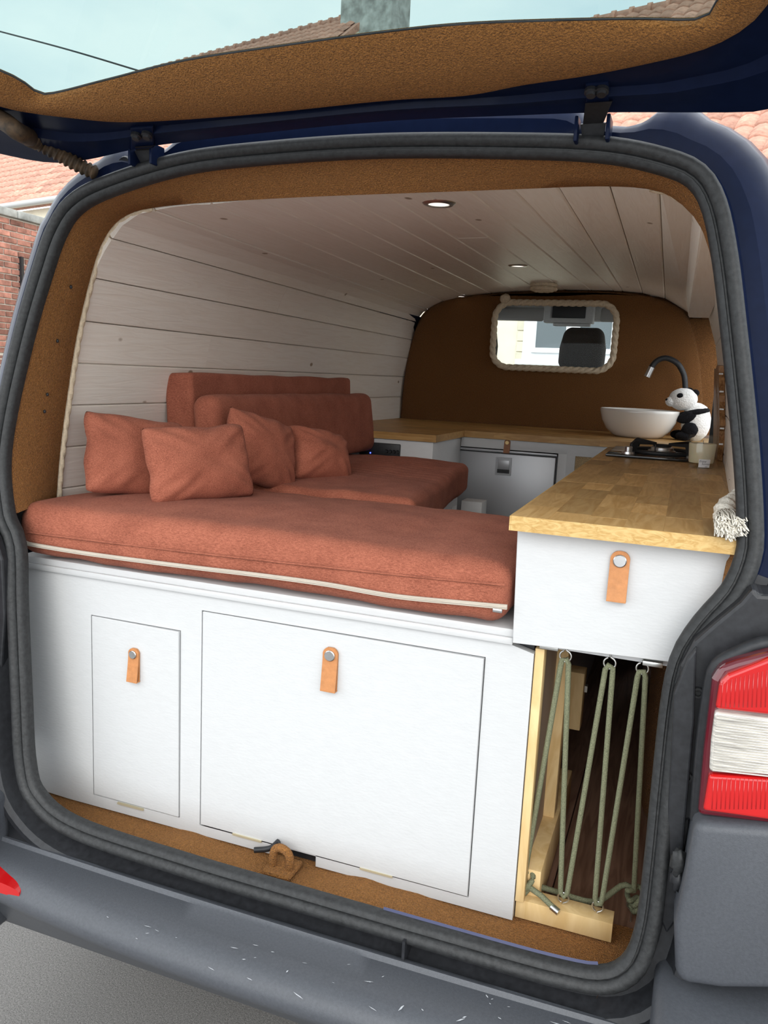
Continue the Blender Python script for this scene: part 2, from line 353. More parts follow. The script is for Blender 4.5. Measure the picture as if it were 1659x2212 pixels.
# blue body: rain channel, D pillars, roof end and sides
def dip(p): 
    return 1 - .55*max(math.exp(-((p.x-.43)/.055)**4), math.exp(-((p.x+.43)/.055)**4)) if p.z > 1.9 else 1
spec_loops = [(0.0, -.004), (.006, -.020), (.030, -.018), (.044, -.026), (.062, -.040), (.082, -.070), (.100, -.12), (.110, -.22)]
body_loops = []
for a, b in spec_loops:
    o_ = offs(flange, a, b); L = []
    for i in AR:
        p = o_[i].copy(); base = flange[i]
        if a > .02 and b > -1: p = base + (p-base)*1.0; p.z = base.z + (p.z-base.z)*dip(base) - (0.012 if abs(base.x) > .55 and base.z > 1.85 else 0)*(a/.1)
        L.append(p)
    body_loops.append(L)
bs = loft('body_shell', body_loops, blue, van, closed=False, ang=30)
e_ = body_loops[-1]; rf_ = [p for p in e_ if p.z > 1.90]
loft('roof_skin', [[p+V((0, dy, .03*min(1, dy))) for p in rf_] for dy in (0, 1, 2, 2.9, 3.5)], blue, van, closed=False)
def side(s, y0, y1):
    rp_ = rf_[0] if s > 0 else rf_[-1]; wp_ = e_[0] if s > 0 else e_[-1]; L = [p for p in (e_ if s > 0 else e_[::-1]) if p.z <= 1.92 and p.x*s > 0]
    loft('body_side', [[V((p.x, y, p.z)) for p in L] for y in (y0, y1)], blue, van, closed=False)
side(1, .2, 1.96); side(1, 2.70, 2.85); side(-1, .2, 2.85)
for s in (-1, 1):
    e = body_loops[-1][0 if s > 0 else -1]
    prof = [V((s*.838, 0, e.z)), V((s*.90, 0, 1.16)), V((s*.925, 0, .95)), V((s*.925, 0, .55)), V((s*.88, 0, .34))]
    loft('body_side', [[p+V((0, y, 0)) for p in prof] for y in (-.12, .6, 2.2, 3.9)], blue, van, closed=False)
lowi = list(range(AR[-1]-2, 240)) + list(range(0, AR[0]+3))
gl_ = [offs(flange, a, b) for a, b in ((-.002, -.012), (.004, -.016), (.022, -.014), (.030, .004), (.034, .020), (.046, .026), (.058, .024), (.062, .014))]
loft('bumper_channel', [[L[i] for i in lowi] for L in gl_], black, van, closed=False, ang=35)
# rear lower corners: black lamp surround + lamp + bumper corner
def P(l, Y): return [at(u, v, Y=Y) for u, v in l]
sur = [(1470, 1440), (1500, 1385), (1545, 1345), (1600, 1300), (1625, 1270), (1640, 1285), (1720, 1290), (1800, 1330), (1800, 1800), (1700, 1795), (1500, 1772), (1452, 1780), (1448, 1600)]
YS = -.125
v_, f_ = prism(P(sur, YS), (0, .10, 0)); mk('lamp_surround', v_, f_, black, van, bevel=.006)
v_, f_ = prism(P([(1455, 1500), (1485, 1425), (1505, 1400), (1500, 1560), (1478, 1800), (1464, 1985), (1440, 2018), (1428, 1990), (1446, 1700)], -.140), (0, .05, 0)); mk('jamb_plate', v_, f_, black, van, bevel=.003)
# raised frame round the lamp
fr_pts = [(1515, 1775), (1530, 1600), (1548, 1470), (1562, 1440), (1595, 1420), (1659, 1396), (1760, 1385)]
tube('lamp_gasket', resample(spline([at(u-9, v-6, Y=-.155) for u, v in fr_pts], 8), step=.01), .011, black, van)
for u, v in ((1508, 1496), (1484, 1678)):
    c = at(u, v, Y=YS-.001); latheo('screw_plug', [(0, -.001), (.004, -.001), (.005, -.004), (.008, -.004), (.009, 0)], c, seal, van, 16, 'Y')
lamp = empty('tail_light'); lamp.parent = van
YL = -.20
out = [(1507, 1762), (1520, 1620), (1538, 1468), (1556, 1440), (1590, 1428), (1659, 1410), (1760, 1400), (1770, 1600), (1775, 1800), (1659, 1781)]
v_, f_ = prism(P(out, YL+.012), (0, .07, 0)); mk('lamp_rim', v_, f_, darkred, lamp, bevel=.008, seg=3)
red1 = [(1545, 1532), (1554, 1476), (1572, 1458), (1659, 1424), (1755, 1412), (1757, 1560), (1659, 1545)]
clr = [(1544, 1538), (1659, 1552), (1757, 1568), (1757, 1690), (1659, 1676), (1532, 1668), (1536, 1600)]
red2 = [(1531, 1674), (1659, 1682), (1757, 1696), (1762, 1790), (1659, 1772), (1518, 1752)]
def lens(poly, m, name, bulge=.012):
    v, f = prism(P(poly, YL), (0, .03, 0)); return mk(name, v, f, m, lamp, bevel=.005, seg=3)
lens(red1, redlens, 'red_lens'); lens(clr, clearlens, 'clear_lens'); lens(red2, redlens, 'red_lens')
# fine vertical and horizontal ribs moulded into the lenses
rv = []
for k in range(22):
    v = 1545+k*5.6
    a = at(1548-(v-1545)*.08, v+1, Y=YL-.001); b = at(1752, v+24, Y=YL-.001)
    rv.append(tubev([a, b], .0011, 5))
v_, f_ = join(rv); mk('lens_ribs', v_, f_, clearlens, lamp, smooth=True)['kind'] = 'stuff'
rv = []
for k in range(20):
    u = 1562+k*9.5; rv.append(tubev([at(u, 1472-(u-1562)*.25, Y=YL-.0005), at(u-4, 1528, Y=YL-.0005)], .0006, 5)); rv.append(tubev([at(u-20, 1682, Y=YL-.0005), at(u-24, 1748, Y=YL-.0005)], .0006, 5))
v_, f_ = join(rv); mk('lens_ribs', v_, f_, redlens, lamp, smooth=True)['kind'] = 'stuff'
# bumper swept across the rear, with a moulded step under the seal
bprof = [(-.10, .585), (-.158, .592), (-.176, .598), (-.182, .606), (-.192, .607), (-.198, .600), (-.250, .600), (-.278, .597), (-.298, .588), (-.310, .573), (-.313, .557), (-.304, .540), (-.270, .508), (-.225, .455), (-.17, .40)]
bv = []; xs = [-.95+1.9*i/60 for i in range(61)]
def bow(x): a = abs(x); return .055*(a/.75)**2.2 + (max(0, a-.80)/.15)**2*.10
for x in xs:
    L = []
    for i, (y, z) in enumerate(bprof):
        w = min(1, max(0, (-y-.17)/.1)); L.append(V((x, y + bow(x)*w, z)))
    bv.append(L)
bump_root = empty('bumper'); bump_root.parent = van
loft('bumper_shell', bv, grey, bump_root, closed=False, ang=50)
# bumper corner rising up the side to the lamp
for s in (1, -1):
    q = [(1500, 1778), (1659, 1790), (1800, 1800), (1800, 2150), (1659, 2142), (1560, 2141), (1468, 2128), (1458, 2100), (1455, 2000), (1478, 1900)] 
    pts = P(q, -.205)
    if s < 0: pts = [V((-p.x-.05, p.y, p.z)) for p in pts]
    v_, f_ = prism(pts, (0, .16 if s > 0 else .08, 0)); o = mk('bumper_corner', v_, f_, grey, bump_root, bevel=.014, seg=3); sharp(o, 40)
    x_ = sorted((s*.640, s*.96)); o = box('bumper_end', x_[0], x_[1], -.300, (-.08 if s > 0 else -.155), .40, .706, grey, bump_root, .022, 4)
    if s < 0:
        mir = lambda L: [V((-p.x-.05, p.y, p.z)) for p in L]
        v_, f_ = prism(mir(P(sur, YS)), (0, .02, 0)); mk('lamp_surround', v_, f_, black, van, bevel=.004)
        lamp2 = empty('tail_light'); lamp2.parent = van
        v_, f_ = prism(mir(P(out, YL+.012)), (0, .07, 0)); mk('lamp_rim', v_, f_, darkred, lamp2, bevel=.008, seg=3)
        for poly, m_, nm in ((red1, redlens, 'red_lens'), (clr, clearlens, 'clear_lens'), (red2, redlens, 'red_lens')):
            v_, f_ = prism(mir(P(poly, YL)), (0, .03, 0)); mk(nm, v_, f_, m_, lamp2, bevel=.005, seg=3)
# torn seal plug beside the lower jamb
ball('torn_plug', at(1466, 1862, Y=-.165), (.011, .012, .022), seal, van, rough=.6, seg=14); ball('torn_plug', at(1464, 1898, Y=-.165), (.010, .012, .018), black, van, rough=.6, seg=14)
# hinge stop on the left jamb
box('stop_bracket', -.745, -.705, -.16, -.11, .945, .985, black, van, .005)
rp = spline([at(u, v, Y=-.285) for u, v in [(-60, 1884), (0, 1906), (32, 1921), (41, 1931), (36, 1938), (0, 1929), (-60, 1912)]], 4, True)
v_, f_ = prism(rp, (0, .06, 0)); mk('reflector', v_, f_, redlens, bump_root)
# scuffs of white paint on the bumper: thin flakes
sc = []
for k in range(60):
    u = random.uniform(150, 1250); base = 1970+(u-150)*.21; v = base + random.uniform(-20, 130)
    p = at(u, v, Z=.6)
    if p.y > -.2 or p.y < -.32: continue
    zz = .6005 if p.y > -.25 else (.6005-((-.25-p.y)/.08)**2*.025)
    s = random.uniform(.0012, .004); a = random.uniform(0, PI); e = random.uniform(1, 4)
    c = V((p.x, p.y+bow(p.x), zz+.0008)); d = V((math.cos(a), math.sin(a)*.6, 0))*s*e; n_ = V((-math.sin(a), math.cos(a)*.6, 0))*s*.5
    vs = [c-d, c-d*.3-n_, c+d, c+d*.2+n_]; sc.append((vs, [(0, 1, 2, 3)]))
v_, f_ = join(sc); o = mk('paint_scuffs', v_, f_, mat('chalky_scuff', (.5, .52, .55), .8), bump_root); o['kind'] = 'stuff'

# ------------------------------------------------------------------ tailgate
TA = rad(18); TN = V((0, math.sin(TA), math.cos(TA)))      # normal of its plane (up)
TO = V((0, .0, 2.0)); TT = V((0, -math.cos(TA), math.sin(TA)))
def tg(u, v, h=0): 
    p = onplane(u, v, TO - TN*h, TN); return p
def tq(s, t, h=0): return TO + V((s, 0, 0)) + TT*t - TN*h
gate = empty('tailgate'); gate.parent = van
top_edge = [(0, 155), (60, 186), (98, 206), (230, 175), (400, 133), (620, 100), (830, 72), (1000, 55), (1200, 47), (1380, 44), (1480, 46), (1525, 40), (1542, 15)]
low_edge = [(0, 226), (60, 240), (130, 251), (230, 263), (340, 262), (560, 246), (830, 218), (1005, 207), (1130, 184), (1255, 166), (1380, 142), (1505, 112), (1580, 80), (1630, 44), (1659, 8)]
rim_edge = [(-60, 318), (0, 332), (60, 345), (125, 352), (200, 343), (320, 317), (560, 288), (830, 262), (1100, 250), (1300, 243), (1500, 243), (1620, 242), (1680, 232)]
H1 = .035
def sym_ring(edge, h, far_t, far_s):               # close an edge traced at the hinge side into a full loop
    e = [tg(u, v, h) for u, v in edge]
    return e
gl = [tg(u, v, H1) for u, v in top_edge]
gt = [(p.x, (p-TO).dot(TT)) for p in gl]
gtL, gtR = gt[0], gt[-1]
win_loop = [tq(s, t, H1) for s, t in gt] + [tq(.60, .30, H1), tq(.615, .45, H1), tq(.60, .58, H1), tq(.52, .63, H1), tq(0, .66, H1), tq(-.54, .63, H1), tq(-.62, .58, H1), tq(-.63, .45, H1), tq(-.61, .34, H1)]
lt = [(p.x, (p-TO).dot(TT)) for p in [tg(u, v, H1) for u, v in low_edge]]
trim_loop = [tq(s, t, H1) for s, t in lt] + [tq(.675, .36, H1), tq(.70, .55, H1), tq(.68, .72, H1), tq(.60, .80, H1), tq(0, .83, H1), tq(-.62, .80, H1), tq(-.70, .72, H1), tq(-.715, .55, H1), tq(-.70, .36, H1), tq(-.67, .25, H1)]
wl_ = resample(spline(win_loop, 5, True), n=160, closed=True); tl_ = resample(spline(trim_loop, 5, True), n=160, closed=True)
def align(a, b):                                   # same start and best match
    n = len(a); k = min(range(n), key=lambda s: sum((a[i]-b[(i+s) % n]).length_squared for i in range(0, n, 4))); return [b[(i+k) % n] for i in range(n)]
tl_ = align(wl_, tl_)
up = lambda L, h: [p + TN*h for p in L]
mid = [a.lerp(b, .5) - TN*.012 for a, b in zip(wl_, tl_)]
m1 = [a.lerp(b, .12) - TN*.006 for a, b in zip(wl_, tl_)]; m2 = [a.lerp(b, .88) - TN*.008 for a, b in zip(wl_, tl_)]
loft('felt_trim', [up(wl_, .005), wl_, m1, mid, m2, tl_, up(tl_, .02)], carpet, gate, ang=50)
gi = [p+TN*.003 for p in wl_]; c0 = sum(gi, V())/160
gv = gi + [p+TN*.004 for p in gi]
gv2 = [c0+(p-c0)*1.02 for p in gv]
v_, f_ = prism(resample([c0+(p-c0)*1.025 for p in gi], n=80, closed=True), TN*.004)
tailgate_glass = mk('window_pane', v_, f_, tinted, gate)
# black gasket round the glass
tube('window_gasket', [p+TN*.002 for p in wl_], .0018, black, gate, seg=6, closed=True)
rt = [(p.x, (p-TO).dot(TT)) for p in [tg(u, v, .02) for u, v in rim_edge]]
outl = [tq(s, t, .02) for s, t in rt] + [tq(.78, .06, .02), tq(.815, .2, .02), tq(.83, .6, .02), tq(.80, 1.15, .02), tq(.6, 1.28, .02), tq(0, 1.32, .02), tq(-.6, 1.28, .02), tq(-.82, 1.15, .02), tq(-.85, .6, .02), tq(-.835, .2, .02), tq(-.81, .08, .02)]
ol_ = align(wl_, resample(spline(outl, 5, True), n=160, closed=True))
tli = [p+TN*.012 for p in tl_]
ch0 = [a.lerp(b, .06)+TN*.006 for a, b in zip(tl_, ol_)]; ch1 = [a.lerp(b, .42)+TN*.012 for a, b in zip(tl_, ol_)]; ch1b = [a.lerp(b, .50)+TN*.002 for a, b in zip(tl_, ol_)]; ch2 = [a.lerp(b, .80)+TN*.004 for a, b in zip(tl_, ol_)]; ch3 = [a.lerp(b, .97)-TN*.0 for a, b in zip(tl_, ol_)]
os_ = [p+TN*.05 for p in ol_]
gskin = [p+TN*.024 for p in [a.lerp(b, -.02) for a, b in zip(wl_, ol_)]]
loft('tailgate_shell', [[p+TN*.008 for p in tl_], ch0, ch1, ch1b, ch2, ch3, ol_, [p+TN*.03 for p in ol_], [c0+(p-c0)*.97+TN*.055 for p in ol_], [a.lerp(b, .55)+TN*.045 for a, b in zip(wl_, ol_)], [a.lerp(b, .40)+TN*.010 for a, b in zip(wl_, ol_)]], blue, gate, ang=25)
for s, (bu, bv_) in ((-1, (305, 300)), (1, (1288, 205))):
    hx = s*.417
    h = empty('hinge'); h.parent = gate
    pl = tg(bu, bv_-8, H1+.004); pe = V((hx, -.035, 1.990)); pb = V((hx, .012, 1.972))
    vs, fs = [], []
    v1, f1 = prism([tg(bu-24, bv_-22, .026), tg(bu+26, bv_-26, .026), tg(bu+27, bv_+20, .026), tg(bu-22, bv_+24, .026)], TN*.012)
    mk('hinge_plate', v1, f1, blue, h, bevel=.002)
    for k in (-11, 12):
        c = tg(bu+k, bv_-k*.09-6, .030); vq, fq = lathe([(0, -.006), (.0065, -.006), (.0075, -.002), (.010, -.001), (.010, .004)], (0, 0, 0), 12)
        R3 = Matrix((V((1, 0, 0)), -TT, TN)).transposed(); mk('hinge_bolt', [c+R3@q for q in vq], fq, black, h)
    w = .019
    arm = [tg(bu+5, bv_+16, .03), V((hx, -.012, 1.985)), V((hx, .006, 1.962))]
    v1, f1 = join([prism([a+V((-w, 0, 0)), a+V((w, 0, 0)), b+V((w*.8, 0, 0)), b+V((-w*.8, 0, 0))], V((0, .010, .004))) for a, b in zip(arm, arm[1:])])
    mk('hinge_arm', v1, f1, black, h)
    for q in (-1, 1): box('hinge_lug', hx+q*.024-.003, hx+q*.024+.003, -.022, .02, 1.958, 1.996, blue, h, .002)
# corrugated rubber wiring boot
bp_ = resample(spline([tg(-40, 240, .03), tg(8, 262, .045), tg(40, 285, .06), at(75, 302, Y=-.06), at(120, 328, Y=-.03), at(170, 357, Y=-.005), at(208, 374, Y=.01)], 10), step=.0015)
L_ = len(bp_); rr = []
for i in range(L_):
    t = i/L_; r0 = .0165 if t < .45 else .0165-.004*(t-.45)/.55
    rr.append(r0*(1+(.16*math.sin(i*2*PI/7.0) if (t > .50) else 0)))
tube('wiring_boot', bp_, rr, mat('dusty_rubber', (.035, .026, .018), .7, noise_scale=60, noise_amt=.5, hue_col=(.10, .06, .03)), gate, seg=12)
latheo('body_plug', [(0, -.004), (.014, -.004), (.017, .0), (.017, .01)], at(270, 356, Y=.035), black, van, 16, 'Y')

# ================================================================== INTERIOR SHELL
# -- ceiling and left wall planks, lofted between the rear edge and the bulkhead
NEAR = [(121, 1058), (128, 968), (139, 877), (154, 785), (168, 693), (197, 601), (239, 516), (332, 453), (455, 440), (555, 430), (640, 425)]
YN, YB = .125, 2.75
nearp = [at(u, v, Y=YN) for u, v in NEAR]
nearp = [V((-.775, YN, 1.05)), V((-.772, YN, 1.18))] + nearp + [at(u, v, Y=YN) for u, v in [(735, 420), (825, 416), (912, 412), (1008, 407), (1104, 405), (1202, 401), (1314, 398), (1423, 412)]]
FARP = [(868, 953), (868, 904), (870, 857), (875, 814), (885, 774), (893, 735), (902, 697), (925, 669), (960, 652), (1010, 640), (1062, 634)]
farp = [at(u, v, Y=YB) for u, v in FARP]
farp = [V((-.835, YB, 1.05)), V((-.832, YB, 1.15))] + farp + [at(u, v, Y=YB) for u, v in [(1115, 630), (1165, 628), (1221, 627), (1278, 628), (1325, 629), (1345, 630), (1388, 634), (1436, 645)]]
ceil_e = struct(empty('ceiling'), 'white painted tongue and groove plank ceiling'); wl_e = struct(empty('wall_left'), 'white painted plank wall curving up into the ceiling')
def near_ext(i): return nearp[i] + (farp[i]-nearp[i]).normalized()*.004
def ccen(y): return V((0, y, 1.55))
def plank(i, parent, t0=0, t1=1):
    a0, a1, b0, b1 = near_ext(i), near_ext(i+1), farp[i], farp[i+1]
    a0, b0, a1, b1 = a0.lerp(b0, t0), a0.lerp(b0, t1), a1.lerp(b1, t0), a1.lerp(b1, t1)
    g = .0006; vs, fs = [], []; NS = 14
    for k in range(NS+1):
        t = k/NS; p, q = a0.lerp(b0, t), a1.lerp(b1, t)
        bulge = math.sin(t*PI)*.015; 
        w = (q-p).normalized(); nrm = w.cross(V((0, 1, 0))); 
        if nrm.dot(ccen(p.y)-p) < 0: nrm.negate()
        c = (p+q)/2
        up_ = -nrm*bulge*0
        p2, q2 = p+w*g, q-w*g
        jit = .0006*noise.noise(V((i*3.1, t*6, 0)))
        bw_ = {8: .016, 7: .004, 9: .003}.get(i, 0); mb = c-nrm*bw_
        vs += [p2-nrm*.004, p2+w*.003+nrm*jit, mb+nrm*jit-w*(q-p).length*.2+nrm*bw_*.25, mb+nrm*jit+w*(q-p).length*.2+nrm*bw_*.25, q2-w*.003+nrm*jit, q2-nrm*.004, q2-nrm*(.014+bw_), p2-nrm*(.014+bw_)]
    for k in range(NS):
        for e in range(8): fs.append((k*8+e, k*8+(e+1) % 8, (k+1)*8+(e+1) % 8, (k+1)*8+e))
    fs += [tuple(range(7, -1, -1)), tuple(range(NS*8, NS*8+8))]
    return mk('plank', vs, fs, plankw, parent)
cuts = {2: .62, 3: .30, 4: .55, 5: .22, 6: .155, 7: .36, 8: .48, 9: .20, 10: .58, 11: .30, 12: .66, 13: .42, 14: .25, 15: .60, 16: .38, 17: .52, 18: .70}   # butt joints
for i in range(len(nearp)-1):
    par = wl_e if i < 8 else ceil_e
    if i in cuts: plank(i, par, 0, cuts[i]-.0001); plank(i, par, cuts[i]+.0001, 1)
    else: plank(i, par)
def outw(p, d): q = p-V((-.05, p.y, 1.5)); return p + q.normalized()*d
for par, a, b in ((wl_e, 0, 9), (ceil_e, 8, len(nearp)-1)):
    loft('backing', [[outw(nearp[k], .030)+V((0, .006, 0)) for k in range(a, b+1 if b < len(nearp) else b)], [outw(farp[k], .030) for k in range(a, b+1 if b < len(nearp) else b)]], mat('groove_shadow_wood', (.58, .48, .38), .8), par, closed=False)
# last ceiling board beside the cable box and the slatted box itself
box_n = [at(1423, 412, Y=YN), at(1520, 455, Y=YN)]; box_f = [at(1436, 645, Y=YB-.3), at(1482, 683, Y=1.75)]
lastn = V((nearp[-1].x+.004, YN-.02, nearp[-1].z)); 
a0, a1 = nearp[-1]+V((.003, -.03, 0)), V((.600, YN-.03, 1.905)); b0, b1 = farp[-1]+V((.003, 0, 0)), V((.560, YB, 1.945))
v_, f_ = prism([a0, a1, b1, b0], (0, 0, .012)); mk('plank', v_, f_, plankw, ceil_e)
# sloping cable box along the right roof edge
cb = struct(empty('trim_1'), 'white boxed cable duct along the right roof edge')
def quadslab(name, q, d, m, par): v, f = prism(q, d); return mk(name, v, f, m, par, bevel=.0015)
A = V((.575, .10, 1.885)); B = V((.627, .10, 1.855)); A2 = V((.548, 1.72, 1.935)); A3 = V((.570, 1.72, 1.842)); B3 = V((.640, 1.72, 1.850)); B2 = V((.640, 1.72, 1.94))
quadslab('board', [V((.572, .10, 1.915)), V((.590, .10, 1.855)), V((.571, 1.72, 1.842)), V((.552, 1.72, 1.945))], (.012, 0, .003), plankw, cb)
quadslab('board', [V((.592, .10, 1.853)), V((.66, .10, 1.850)), V((.640, 1.72, 1.838)), V((.573, 1.72, 1.838))], (0, 0, .012), plankw, cb)
quadslab('end_board', [V((.556, 1.715, 1.93)), V((.573, 1.715, 1.842)), V((.640, 1.715, 1.842)), V((.640, 1.715, 1.93))], (0, .012, 0), plankw, cb)
# -- right wall planks up to the sliding door
wr_e = struct(empty('wall_right'), 'white painted plank wall beside the kitchen worktop')
XR = .700
rz = [(1.25, 1.388), (1.391, 1.51), (1.513, 1.632), (1.635, 1.755), (1.758, 1.88)]
def rx(z, y): return .690 + .034*min(1, y/1.35) - max(0, z-1.45)*.12 - max(0, z-1.6)**2*.5
for z0, z1 in rz:
    for y0, y1 in ((.10, 1.35), (1.351, 1.95)):
        vs = []
        for y in (y0, y1):
            for z in (z0, z1): vs += [V((rx(z, y), y, z)), V((rx(z, y)+.014, y, z))]
        fs = [(0, 2, 6, 4), (1, 5, 7, 3), (0, 1, 3, 2), (4, 6, 7, 5), (0, 4, 5, 1), (2, 3, 7, 6)]
        mk('plank', vs, fs, plankw, wr_e, bevel=.0012, seg=1)
# open sliding side door beyond the planks: daylight falls through it onto the basin and the bulkhead
dr1 = struct(empty('door_1'), 'felt lined frame of the open sliding side door')
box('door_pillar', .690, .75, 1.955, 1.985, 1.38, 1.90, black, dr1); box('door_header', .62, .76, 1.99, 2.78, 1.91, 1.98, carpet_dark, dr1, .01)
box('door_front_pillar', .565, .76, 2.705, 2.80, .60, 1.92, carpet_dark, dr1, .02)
# -- bulkhead: felt covered panel, bulged, with the window cut out
bul = [(868, 960), (868, 905), (880, 790), (905, 700), (940, 660), (1000, 641), (1150, 630), (1330, 630), (1440, 650), (1492, 690), (1515, 760), (1524, 850), (1528, 960)]
bo = [at(u, v, Y=YB) for u, v in bul]
bo = [V((-.835, YB, .60))] + bo + [V((.70, YB, .60))]
def dense(pts, n): return resample(pts, n=n, closed=True)
bo_s = spline(bo[1:-1], 8); bo_s = [V((-.835, YB, .60))] + bo_s + [V((.70, YB, .60))]
def rrect(x0, x1, z0, z1, r, y, n=10):
    o = []
    for cx, cz, a0 in ((x1-r, z1-r, 0), (x0+r, z1-r, 90), (x0+r, z0+r, 180), (x1-r, z0+r, 270)):
        for k in range(n+1): a = rad(a0+90*k/n); o.append(V((cx+r*math.cos(a), y, cz+r*math.sin(a))))
    return o
WX0, WX1, WZ0, WZ1 = -.335, .240, 1.665, 1.968
wloop = dense(rrect(WX0, WX1, WZ0, WZ1, .075, YB-.045), 200)
oloop = dense(bo_s, 200)
ctr = V((-.05, 0, 1.6))
import math as _m
def by_angle(loop):
    return sorted(loop, key=lambda p: _m.atan2(p.z-1.815, p.x+.05))
def raycast_outline(loop, ang):
    c = V((-.05, 0, 1.815)); d = V((math.cos(ang), 0, math.sin(ang))); best = None
    for a, b in zip(loop, loop[1:]+loop[:1]):
        e = b-a; den = d.x*e.z-d.z*e.x
        if abs(den) < 1e-9: continue
        w = a-c; t = (w.x*e.z-w.z*e.x)/den; s = (w.x*d.z-w.z*d.x)/den
        if t > 0 and -1e-6 <= s <= 1+1e-6 and (best is None or t > best): best = t
    return c + d*best
NA = 220
Wp = [raycast_outline(wloop, 2*PI*k/NA) for k in range(NA)]; Op = [raycast_outline(oloop, 2*PI*k/NA) for k in range(NA)]
rings = []
for s, dy in ((0, .02), (0, -.0), (.15, -.0), (.5, -.0), (.8, 0), (.9, .0), (.955, .006), (.985, .02), (.995, .045), (1.03, .05), (1.08, .06)):
    L = []
    for k in range(NA):
        w, o_ = Wp[k], Op[k]; c = V((-.05, 0, 1.815))
        # distance-based inset keeps the rounded border an even width
        wlen, olen = (V((w.x, 0, w.z))-c).length, (V((o_.x, 0, o_.z))-c).length
        d = (V((o_.x, 0, o_.z))-c).normalized()
        inset = (1-s)
        r = wlen + (olen-wlen)*s if s <= .8 else olen - max(-.05, (1-s))*.30*1.0
        r = max(r, wlen)
        p = c + d*r; L.append(V((p.x, YB-.05+dy, p.z)))
    rings.append(L)
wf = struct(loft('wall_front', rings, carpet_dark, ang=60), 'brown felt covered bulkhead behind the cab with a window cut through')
struct(box('window_1', WX0-.01, WX1+.01, YB-.028, YB-.024, WZ0-.01, WZ1+.01, pane_m), 'clear pane in the bulkhead window looking into the cab')
rpth = resample(rrect(WX0-.006, WX1+.006, WZ0-.006, WZ1+.006, .08, YB-.060), n=700, closed=True)
tag(tube('window_rope', rpth, .0165, cotton, seg=18, closed=True, lobes=3, twist=2*PI/(.034*3)), 'thick twisted cotton rope framing the bulkhead window', 'rope')
kn = ball('rope_knot', at(1091, 645, Y=YB-.075), (.026, .016, .022), cotton, bpy.data.objects['window_rope'], rough=.25)
# -- floor: dark stained boards
fl_e = struct(empty('floor'), 'dark brown stained plank floor of the load bay')
x = -.83
while x < .68:
    w = .098; v, f = boxv(x+.0012, min(x+w, .69)-.0012, .068, 2.75, .578, .594+random.uniform(-.001, .0005)); mk('plank', v, f, floorw, fl_e, bevel=.0015, seg=1); x += w
box('subfloor', -.86, .72, -.10, 2.78, .55, .577, seal, van)
# felt covered wheel arch in the load bay
wa = [V((.652, .44, .59)), V((.60, .50, .59)), V((.582, .60, .59)), V((.578, 1.5, .59)), V((.66, 1.5, .59))]
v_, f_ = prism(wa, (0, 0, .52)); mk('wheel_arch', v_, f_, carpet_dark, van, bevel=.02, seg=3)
# shell behind the lining so daylight only enters through the doors and windows
box('inner_shell', .755, .76, .12, 1.95, .56, 1.93, black, van)
# rope along the edge of the left jamb and the ceiling corner
lr = [at(u+5, v, Y=.128) for u, v in inner_up[13:]]
tag(rope('edge_rope', spline([at(u+3, v+1, Y=.132) for u, v in [(330, 447), (302, 452), (265, 468), (241, 489), (224, 516), (209, 551), (189, 620), (165, 730), (145, 860), (130, 980), (122, 1075)]], 8), .0095, cotton, pitch=.034), 'twisted cotton rope edging the planks along the left door pillar', 'rope')
tag(rope('edge_rope', spline([at(u, v, Y=.132) for u, v in [(1405, 403), (1440, 410), (1478, 430), (1508, 455), (1530, 487), (1548, 530), (1558, 575)]], 8), .0095, cotton, pitch=.034), 'short twisted cotton rope at the upper right corner of the door frame', 'rope')
